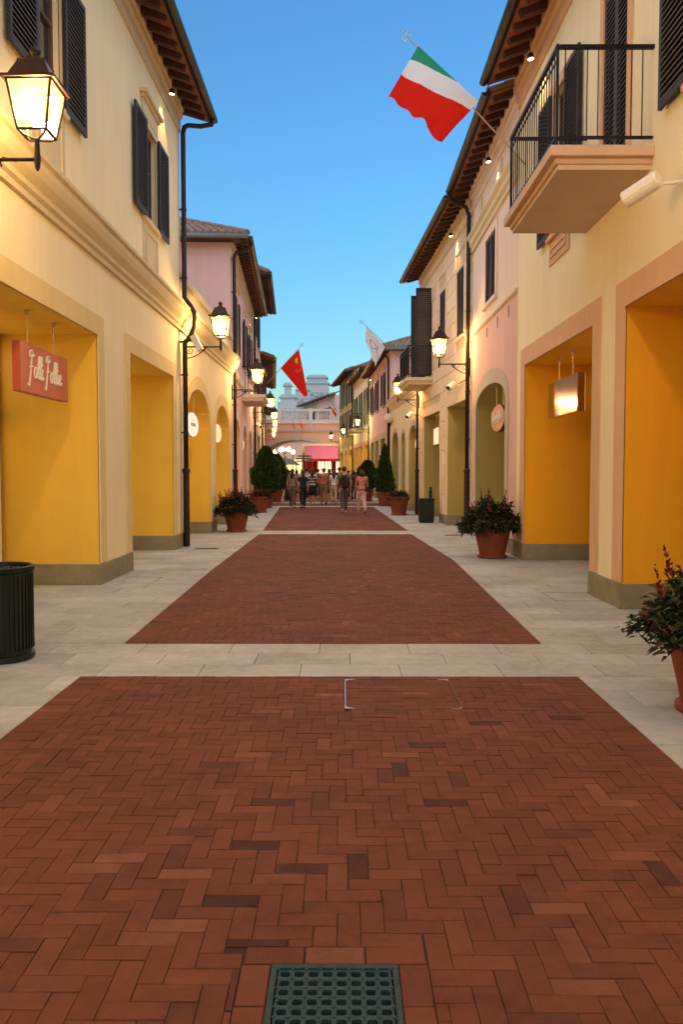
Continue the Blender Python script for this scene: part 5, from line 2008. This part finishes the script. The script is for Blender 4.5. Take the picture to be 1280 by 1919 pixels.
for cx in (1.25, 1.9, 2.9):
    mb = MB()
    mb.box(cx, cx + .5, .12, .2, 1.0, 2.45)
    wn = mb.build('shop_window', emit('bright_window', (1.0, .76, .42), .75), o)
    mb = MB()
    mb.box(cx + .22, cx + .27, .08, .12, 1.0, 2.45)
    mb.box(cx, cx + .5, .08, .12, 1.7, 1.74)
    mb.build('mullion', FRAMEW, wn)
mb = MB()
mb.box(1.1, 2.4, -.4, .1, 0, .95)
mb.build('counter', M('cream_counter', (.8, .7, .5), .6), o)  # even pale cream base colour
# finger post and kiosk
p = at_depth(569, 905, 66)
o = empty('finger_post', (p.x, 66, 0))
tag(o, 'dark finger post with stacked direction boards in front of the awning', 'signpost')
mb = MB()
mb.lathe([(.05, 0), (.05, 2.95), (.03, 3.0), (.045, 3.05)], (0, 0, 0), 8)
mb.build('post', IRON, o)
for k, (x0_, x1_) in enumerate(((-.55, .65), (-.6, .7), (-.5, .62))):
    mb = MB()
    mb.box(x0_, x1_, -.03, .03, 2.3 + k * .2, 2.42 + k * .2)
    mb.build('direction_board', M('board_bronze', (.10, .07, .05), .5), o)
o = empty('kiosk', (-7.0, 99, 0))
tag(o, 'small round lit kiosk under the bridge arch', 'kiosk')
mb = MB()
mb.lathe([(1.3, 0), (1.3, .9), (1.25, .95)], (0, 0, 0), 16)
mb.build('base', FRAMEW, o)
mb = MB()
mb.lathe([(1.15, .95), (1.15, 2.3)], (0, 0, 0), 16)
mb.build('lit_glazing', emit('kiosk_glow', (1.0, .66, .28), .7), o)
mb = MB()
mb.lathe([(1.7, 2.3), (1.6, 2.4), (.9, 2.95), (.2, 3.1), (.08, 3.3)], (0, 0, 0), 16)
mb.build('roof', TILE, o)
for k in range(8):
    mb = MB()
    mb.tube([(1.25 * math.cos(k * pi / 4), 1.25 * math.sin(k * pi / 4), .9), (1.25 * math.cos(k * pi / 4), 1.25 * math.sin(k * pi / 4), 2.3)], .05, 6)
    mb.build('post', IRON, o)
# lit building closing the square
fr = Frame(-22, 118, 10, 118, 1)
fr.N = Vector((0, -1, 0))
b = empty('square_house', fr.base)
tag(b, 'peach house with lit arched shop windows closing the square behind the bridge', 'building')
NS = [(1.5 + 4.2 * k, 4.5 + 4.2 * k, 3.3, .9) for k in range(7)]
wall(fr, b, SALMON, 0, fr.len, 0, 6.0, NS, ends=(4, 4))
for n_ in NS:
    recess(fr, b, n_, .5, YELLOW)
    trim(fr, b, n_, .25, TRIM_L)
moulding(fr, b, STONE, 0, fr.len, [(0, 5.6), (.2, 5.7), (.2, 5.9), (0, 5.95)])

# the row goes on beyond the bridge on the right
fr, b = building('house_behind_bridge', 'pink and grey house with a dark eave behind the bridge balustrade', -.95, 84.6, -4.9, 99, -1)
GREYR = plaster('grey_render', (.36, .34, .30))
wall(fr, b, PINK, 0, 7.0, 0, 9.3, (), [(2.6, 3.5, 6.2, 8.2), (5.0, 5.9, 6.2, 8.2)], ends=(6, 0))
wall(fr, b, GREYR, 7.0, fr.len, 0, 9.3, (), [(9.2, 10.4, 6.3, 8.2), (12.2, 13.4, 6.3, 8.2)], ends=(0, 6), name='grey_wall')
for u in (3.05, 5.45):
    window(fr, b, u, .9, 6.2, 8.2, STONE, 'open', sw=.5)
for u in (9.8, 12.8):
    window(fr, b, u, 1.2, 6.3, 8.2, STONE, 'open', sw=.4)
for k in range(9):
    mb = MB()
    mb.fbox(fr, 6.95, 7.0 + (.55 if k % 2 else .35), .0, .06, 5.6 + k * .38, 5.6 + k * .38 + .35)
    mb.build('quoin', STONE, b)
roof(fr, b, 0, fr.len, 9.2, over=.7, near=.2, far=.4, sep=False)

# ------------------------------------------------------------------ far apartment towers
TOWER = M('tower_render', (.50, .50, .52), .9, .05, .05)
TOWERG = M('hazed_tower_glass', (.30, .33, .38), .3, .1, .05)  # paled towards blue: distance haze put into the glass colour
TROOF = M('hazed_tower_roof', (.32, .37, .43), .7)  # roof colour paled the same way to stand in for haze
def tower(px0, px1, ytop, d, label, crown, bays):
    a, c = at_depth(px0, ytop, d), at_depth(px1, ytop, d)
    o = empty('apartment_tower', ((a.x + c.x) / 2, d, 0))
    tag(o, label, 'tower', 'apartment towers on the skyline')
    hw_, H_ = (c.x - a.x) / 2, a.z
    dp = hw_ * 1.2
    mb = MB()
    mb.box(-hw_, hw_, 0, dp * 2, 0, H_)
    mb.build('shaft', TOWER, o)
    for k in range(bays):
        x = -hw_ + 2 * hw_ * (k + .5) / bays
        wd = 2 * hw_ / bays * .28
        mb = MB()
        fl_ = 0
        z = H_ - 3
        while z > H_ * .35:
            mb.box(x - wd, x + wd, -.25, .02, z - 1.7, z)
            z -= 3.1
        tag(mb.build('window_bay', TOWERG, o), kind='stuff')
        if k % 2 == 0:
            mb = MB()
            z = H_ - 4.8
            while z > H_ * .35:
                mb.box(x - wd * 1.3, x + wd * 1.3, -1.3, -.26, z - .25, z + .9)
                z -= 3.1
            tag(mb.build('balconies', TOWER, o), kind='stuff')
    z = H_
    for w_, h in crown:
        mb = MB()
        h0 = hw_ * w_
        mb.box(-h0, h0, dp - h0, dp + h0, z, z + h)
        mb.build('penthouse', TOWER, o)
        mb = MB()
        t_ = .8
        mb.hexa([(-h0 - t_, dp - h0 - t_, z + h), (h0 + t_, dp - h0 - t_, z + h), (h0 + t_, dp + h0 + t_, z + h), (-h0 - t_, dp + h0 + t_, z + h),
                 (-h0 * .9, dp - h0 * .9, z + h + 1.6), (h0 * .9, dp - h0 * .9, z + h + 1.6), (h0 * .9, dp + h0 * .9, z + h + 1.6), (-h0 * .9, dp + h0 * .9, z + h + 1.6)])
        mb.build('roof', TROOF, o)
        z += h + 1.6
    return o
tower(572, 616, 724, 420, 'tall pale blue apartment tower on the skyline, the highest one', ((.95, 1.5), (.8, 1.5)), 5)
tower(553, 580, 735, 400, 'narrow blue grey apartment tower partly behind the red flag', ((.8, 1.0),), 3)
tower(520, 556, 753, 380, 'lower stepped apartment tower left of the red flag', ((.75, 2.0), (.35, 4.0)), 4)

# ------------------------------------------------------------------ people walking away up the street
def skin(verts, edges, root=0, sub=1):
    """verts: [(x, y, z, rx, ry)]; returns a mesh grown along the bones"""
    me = bpy.data.meshes.new('body')
    me.from_pydata([v[:3] for v in verts], edges, [])
    o = bpy.data.objects.new('body', me)
    COL.objects.link(o)
    o.modifiers.new('Skin', 'SKIN')
    sm = o.modifiers.new('Sub', 'SUBSURF')
    sm.levels = sm.render_levels = sub
    sv = me.skin_vertices[0].data
    for i, v in enumerate(verts):
        sv[i].radius = (v[3], v[4] if len(v) > 4 else v[3])
        sv[i].use_root = (i == root)
    dg = bpy.context.evaluated_depsgraph_get()
    new = bpy.data.meshes.new_from_object(o.evaluated_get(dg))
    bpy.data.objects.remove(o)
    bpy.data.meshes.remove(me)
    new.polygons.foreach_set('use_smooth', [True] * len(new.polygons))
    return new
SKINM = M('skin', (.50, .27, .18), .6, .05, 5)
HAIRM = M('dark_hair', (.014, .010, .009), .5, .2, 30)
HAIRB = M('brown_hair', (.045, .018, .012), .5, .2, 30)
def cloth(name, c):
    return M('cloth_' + name, c, .9, .10, 9, .15, 120)
def person(label, x, y, h=1.70, top=('grey', (.2, .2, .2)), legs=('grey', (.1, .1, .1)), hair='short', hairm=None, shoes=(.6, .58, .55), stride=.22, lead=1, female=False,
           sleeve='short', shorts=False, heading=0.0, skirt=False, stripes=False, bag=None, backpack=False, arm=(0.1, -.1), bulk=1.0, cap=False):
    o = empty('person', (x, y, 0), rotz=heading + RND.uniform(-.22, .22))
    s = h / 1.72
    o.scale = (s, s, s)
    tag(o, label, 'person', 'people strolling up the street')
    stride *= RND.uniform(1.0, 1.5)
    arm = (arm[0] + RND.uniform(-.10, .12), arm[1] + RND.uniform(-.10, .12))
    k = bulk * 1.08
    sw = .17 if female else .20
    hipw = .095 if female else .09
    # joints
    def leg(sd_, fwd):
        f = stride * fwd
        if fwd > 0:
            return [(sd_ * hipw, .0, .90), (sd_ * hipw, f * .75 + .03, .50), (sd_ * hipw * .9, f + .02, .085)]
        return [(sd_ * hipw, .0, .90), (sd_ * hipw, f * .15 + .02, .49), (sd_ * hipw * .9, f * 1.15, .15)]
    legL, legR = leg(-1, lead), leg(1, -lead)
    def armj(sd_, sw_):
        return [(sd_ * sw, .0, 1.41), (sd_ * (sw + .055), -.02 + sw_ * .4, 1.13), (sd_ * (sw + .05), .05 + sw_, .90)]
    aL, aR = armj(-1, arm[0]), armj(1, arm[1])
    V = [(0, 0, .96, .125 * k, .10 * k), (0, .0, 1.10, .115 * k, .09 * k), (0, -.01, 1.27, .14 * k, .10 * k), (0, .0, 1.41, .12 * k, .085 * k), (0, .0, 1.49, .052, .052), (0, .015, 1.555, .062, .07), (0, .015, 1.63, .073, .088), (0, .01, 1.69, .055, .07)]
    E = [(i, i + 1) for i in range(7)]
    def chain(V, E, start, pts, rad):
        prev = start
        for p, r in zip(pts, rad):
            V.append((*p, r, r))
            E.append((prev, len(V) - 1))
            prev = len(V) - 1
        return prev
    for a in (aL, aR):
        chain(V, E, 3, a, (.058, .042, .030))
    for l, fw in ((legL, lead), (legR, -lead)):
        e = chain(V, E, 0, l, (.088, .058, .040))
        t = l[-1]
        V.append((t[0], t[1] + .13, max(.035, t[2] - .055), .035, .03))
        E.append((e, len(V) - 1))
    body = skin(V, E)
    # hands: palm, four fingers and a thumb, plus nose and ears, joined to the same mesh
    mb = MB()
    for sd_, a in ((-1, aL), (1, aR)):
        wv = Vector(a[2])
        dr = (wv - Vector(a[1])).normalized()
        fwv = Vector((0, 1, 0))
        fwv = (fwv - dr * fwv.dot(dr)).normalized()
        pl = wv + dr * .045
        mb.tube([wv - dr * .02, wv + dr * .03, wv + dr * .085], (.024, .036, .034), 8)
        for j, L in enumerate((.065, .078, .072, .055)):
            b0 = wv + dr * .08 + fwv * (.030 - .02 * j)
            inn = Vector((-sd_, 0, 0))
            mb.tube([b0, b0 + dr * L * .5 + inn * .006, b0 + dr * L * .9 + inn * .028], (.0095, .009, .006), 6)
        b0 = wv + dr * .03 + fwv * .032
        mb.tube([b0, b0 + dr * .03 + fwv * .022, b0 + dr * .06 + fwv * .028 - Vector((sd_ * .012, 0, 0))], (.011, .010, .007), 6)
    mb.tube([(0, .085, 1.645), (0, .112, 1.605), (0, .09, 1.595)], (.010, .016, .012), 6)
    for sd_ in (-1, 1):
        mb.ball((sd_ * .078, .01, 1.615), .028, 8, 6, (.35, .7, 1.1))
    ex = mb.mesh('x', SKINM, smooth=True)
    bm = bmesh.new()
    bm.from_mesh(body)
    bm.from_mesh(ex)
    bm.to_mesh(body)
    bm.free()
    body.materials.clear()
    body.materials.append(SKINM)
    body.polygons.foreach_set('material_index', [0] * len(body.polygons))
    body.polygons.foreach_set('use_smooth', [True] * len(body.polygons))
    link('body', body, o)
    # top
    V, E = [], []
    g_ = .016
    zlo = .86 if female else .88
    for p in ((0, 0, zlo, .150 * k, .118 * k), (0, 0, .98, .142 * k, .112 * k), (0, 0, 1.10, .128 * k, .102 * k), (0, -.01, 1.27, .156 * k, .114 * k), (0, 0, 1.41, .132 * k, .098 * k), (0, 0, 1.475, .066, .064)):
        V.append(p)
    E = [(i, i + 1) for i in range(5)]
    for a in (aL, aR):
        sh, el, wr = [Vector(q) for q in a]
        if sleeve == 'long':
            chain(V, E, 4, [sh, el, wr - (wr - el) * .06], (.076, .060, .044))
        elif sleeve == 'short':
            chain(V, E, 4, [sh, sh + (el - sh) * .62], (.080, .068))
        else:
            chain(V, E, 4, [sh + (el - sh) * .1], (.074,))
    tm = skin(V, E, 2)
    tm.materials.clear()
    tm.materials.append(cloth(*top))
    if stripes:
        tm.materials.append(cloth('black', (.012, .012, .014)))
        tm.polygons.foreach_set('material_index', [0] * len(tm.polygons))
    else:
        tm.polygons.foreach_set('material_index', [0] * len(tm.polygons))
    shirt = link('top', tm, o)
    if stripes:
        for z in (1.36, 1.22, 1.08, .94):
            mb = MB()
            pr = .165 * k if z > 1.2 else .15 * k
            n = 20
            mb.lathe([(1.0, -.028), (1.0, .028)], (0, 0, 0), n)
            for i in range(len(mb.v)):
                v = mb.v[i]
                mb.v[i] = Vector((v.x * (pr + .016), v.y * (pr * .74 + .016) - .005, z + v.z))
            mb.build('stripe', cloth('black', (.012, .012, .014)), shirt, smooth=True)
    # legs
    if skirt:
        mb = MB()
        mb.lathe([(.13, 1.0), (.16, .92), (.20, .75), (.23, .48), (.22, .48), (.12, .9)], (0, .02, 0), 20)
        for i in range(len(mb.v)):
            mb.v[i].x *= 1 + .05 * math.sin(i * 2.1)
        mb.build('skirt', cloth(*legs), o, smooth=True)
    else:
        V = [(0, 0, 1.0, .138 * k, .11 * k), (0, 0, .93, .148 * k, .118 * k)]
        E = [(0, 1)]
        for l in (legL, legR):
            a_, b_, c_ = [Vector(q) for q in l]
            if shorts:
                chain(V, E, 1, [a_ - Vector((0, 0, .03)), a_ + (b_ - a_) * .62], (.104, .095))
            else:
                chain(V, E, 1, [a_ - Vector((0, 0, .03)), b_, c_ + Vector((0, 0, .0))], (.106, .080, .066))
        lm = skin(V, E, 0)
        lm.materials.clear()
        lm.materials.append(cloth(*legs))
        lm.polygons.foreach_set('material_index', [0] * len(lm.polygons))
        link('trousers', lm, o)
    for l, fw in ((legL, lead), (legR, -lead)):
        a_ = Vector(l[-1])
        zb = 0.0 if fw > 0 else .045
        mb = MB()
        i0 = 0
        tilt = .0 if fw > 0 else -.45
        mb.ball((0, 0, 0), 1, 12, 8, (.046, .135, .045))
        Rm = Matrix.Rotation(tilt, 3, 'X')
        zs = []
        for i in range(len(mb.v)):
            v = mb.v[i]
            v.z = max(v.z, -.032)
            mb.v[i] = Rm @ v + Vector((a_.x, a_.y + .055, 0))
            zs.append(mb.v[i].z)
        dz = -min(zs) + (0.0 if fw > 0 else .01)
        for v in mb.v:
            v.z += dz
        mb.build('shoe', M('shoe_%.2f' % shoes[0], shoes, .6), o, smooth=True)
    # hair
    hm = hairm or HAIRM
    mb = MB()
    mb.ball((0, .0, 1.645), 1, 16, 10, (.090, .105, .098))
    for i in range(len(mb.v)):
        v = mb.v[i]
        if v.y > .045 and v.z < 1.68:      # open over the face
            v.y = .045
    if hair in ('long', 'bob'):
        zl = 1.28 if hair == 'long' else 1.47
        wd = .088 if hair == 'long' else .115
        mb.tube([(0, -.035, 1.66), (0, -.065, 1.56), (0, -.085, (1.56 + zl) / 2), (0, -.09, zl)], (.088, wd, wd * .95, wd * .45), 12)
    ho = mb.build('hair', hm, o, smooth=True)
    if cap:
        mb = MB()
        mb.lathe([(.105, 1.665), (.10, 1.72), (.05, 1.755), (.01, 1.76)], (0, 0, 0), 16)
        mb.hexa([(-.08, .08, 1.665), (.08, .08, 1.665), (.06, .19, 1.66), (-.06, .19, 1.66), (-.08, .08, 1.68), (.08, .08, 1.68), (.06, .19, 1.67), (-.06, .19, 1.67)])
        mb.build('cap', cloth('capcol', (.45, .22, .14)), o, smooth=True)
    if backpack:
        mb = MB()
        mb.ball((0, -.20, 1.17), 1, 14, 10, (.165, .105, .265))
        for i in range(len(mb.v)):
            mb.v[i].y = min(mb.v[i].y, -.11)
        bp_ = mb.build('backpack', cloth('navy_black', (.014, .015, .022)), o, smooth=True)
        mb = MB()
        mb.ball((0, -.275, 1.06), 1, 12, 8, (.115, .055, .12))
        mb.build('pocket', cloth('navy_black', (.014, .015, .022)), bp_, smooth=True)
        for sd_ in (-1, 1):
            mb = MB()
            mb.tube([(sd_ * .10, -.12, 1.36), (sd_ * .12, -.09, 1.47), (sd_ * .135, .02, 1.50), (sd_ * .14, .11, 1.38), (sd_ * .14, .10, 1.15), (sd_ * .13, -.05, 1.0)], .017, 6)
            mb.build('strap', cloth('navy_black', (.014, .015, .022)), bp_, smooth=True)
    if bag:
        kind, sd_, c = bag
        if kind == 'shoulder':
            mb = MB()
            mb.box(sd_ * .24 - .06, sd_ * .24 + .06, -.16, .12, .86, 1.06)
            g2 = mb.build('handbag', cloth('bag%.2f' % c[0], c), o, bevel=.02)
            mb = MB()
            mb.tube([(sd_ * .24, -.12, 1.05), (sd_ * .19, -.08, 1.40), (sd_ * .15, .0, 1.495), (sd_ * .19, .09, 1.40), (sd_ * .24, .09, 1.05)], .012, 6)
            mb.build('strap', cloth('bag%.2f' % c[0], c), g2)
        else:
            hp = Vector((aL if sd_ < 0 else aR)[2])
            mb = MB()
            mb.box(hp.x - .14, hp.x + .14, hp.y - .06, hp.y + .06, hp.z - .55, hp.z - .22)
            g2 = mb.build('shopping_bag', cloth('bag%.2f' % c[0], c), o, bevel=.01)
            mb = MB()
            mb.tube([(hp.x - .08, hp.y, hp.z - .22), (hp.x - .04, hp.y, hp.z - .1), (hp.x, hp.y, hp.z - .085), (hp.x + .04, hp.y, hp.z - .1), (hp.x + .08, hp.y, hp.z - .22)], .008, 5)
            mb.build('handle', cloth('bag%.2f' % c[0], c), g2)
    return o
def gp(px, py):
    v = ground(px, py)
    return v.x, v.y
person('man in a grey T-shirt with a black backpack and loose grey trousers', *gp(645, 961), 1.74, ('slate', (.16, .17, .16)), ('grey_green', (.075, .085, .075)), 'short', shoes=(.62, .50, .42), backpack=True, stride=.10, lead=-1, bulk=1.08, arm=(.02, -.05))
person('woman in a pink top and cream trousers with a black shoulder bag', *gp(678, 962), 1.62, ('pink', (.58, .26, .20)), ('beige', (.62, .44, .34)), 'bob', female=True, sleeve='short', shoes=(.5, .36, .30), stride=.20, lead=1, bag=('shoulder', 1, (.015, .012, .012)), bulk=1.05)
person('woman with long dark hair, grey vest and grey trousers, carrying a black bag', *gp(548, 953), 1.66, ('grey', (.20, .17, .16)), ('taupe', (.12, .085, .075)), 'long', female=True, sleeve='short', shoes=(.55, .5, .45), stride=.10, bag=('hand', -1, (.012, .012, .012)), bulk=1.12)
person('woman in a navy top and black trousers', *gp(568, 953), 1.56, ('navy', (.012, .016, .040)), ('black', (.016, .014, .016)), 'long', female=True, sleeve='short', shoes=(.06, .03, .03), stride=.16, lead=-1, bulk=1.22)
person('woman in a black and white striped top and dark skirt', *gp(585, 947), 1.66, ('white', (.66, .64, .62)), ('black', (.016, .014, .016)), 'long', female=True, sleeve='short', stripes=True, skirt=True, shoes=(.55, .5, .45), stride=.14, bulk=1.1, bag=('shoulder', 1, (.02, .02, .03)))
person('man in a mauve shirt and khaki trousers', *gp(607, 946), 1.70, ('mauve', (.34, .13, .11)), ('khaki', (.24, .16, .085)), 'short', shoes=(.03, .02, .02), stride=.18, bulk=1.12)
person('woman with brown hair in a white tunic and cream leggings', *gp(625.5, 945), 1.62, ('white_tunic', (.68, .66, .72)), ('cream', (.58, .44, .33)), 'long', HAIRB, female=True, sleeve='short', shoes=(.3, .2, .15), stride=.12, bag=('shoulder', 1, (.02, .02, .03)))
person('person in a dark coat beside the egg shaped evergreen', -3.2, 44.5, 1.66, ('charcoal', (.03, .022, .022)), ('black', (.016, .014, .016)), 'short', sleeve='long', stride=.12)
person('person in a tan cap and pale blue top ahead of the navy top', -2.05, 40.8, 1.66, ('pale_blue', (.35, .40, .50)), ('grey2', (.09, .08, .08)), 'bob', female=True, sleeve='short', stride=.15, cap=True)
person('person in a bright blue shirt ahead of the striped top', -1.98, 43.5, 1.72, ('blue', (.16, .24, .55)), ('black', (.016, .014, .016)), 'short', stride=.16)
person('man in black whose head shows behind the brown haired woman', -.62, 44.8, 1.72, ('black', (.016, .014, .016)), ('black', (.016, .014, .016)), 'short', sleeve='long', stride=.15)
person('man in a dark jacket beside the backpack man', -.25, 43, 1.76, ('brown', (.05, .028, .022)), ('black', (.016, .014, .016)), 'short', sleeve='long', stride=.14)
person('person in dark red clothes walking close to the round evergreen', .48, 42.2, 1.6, ('wine', (.06, .016, .016)), ('wine2', (.05, .018, .018)), 'bob', female=True, sleeve='long', stride=.14)
person('person in a plum top far ahead near the bridge', -1.6, 50, 1.66, ('plum', (.05, .02, .03)), ('black', (.016, .014, .016)), 'short', stride=.14)
person('person in dark clothes ahead of the mauve shirt', -1.55, 46.5, 1.70, ('charcoal', (.03, .022, .022)), ('grey2', (.09, .08, .08)), 'short', stride=.14)
person('small child in a white dress beside the planters', *gp(529, 941), 1.05, ('ivory', (.72, .62, .52)), ('ivory', (.72, .62, .52)), 'bob', female=True, skirt=True, stride=.08, shoes=(.6, .58, .55))
for i, (px, d, c, lab) in enumerate(((541, 47, (.10, .03, .03), 'person in a rust top far up the street near the kiosk'), (556, 52, (.16, .15, .16), 'person in a pale grey top far up the street'),
                                     (596, 48, (.02, .02, .03), 'person in a black top up the street ahead of the striped top'), (617, 54, (.30, .26, .24), 'person in a beige top far up the street before the awning'),
                                     (653, 47, (.03, .025, .03), 'person in a dark top ahead of the backpack man'))):
    q = at_depth(px, 882, d)
    person(lab, q.x, d, 1.62 + .03 * (i % 4), ('far%d' % i, c), ('black', (.016, .014, .016)), 'bob' if i % 2 else 'short', stride=.14, lead=1 if i % 2 else -1)
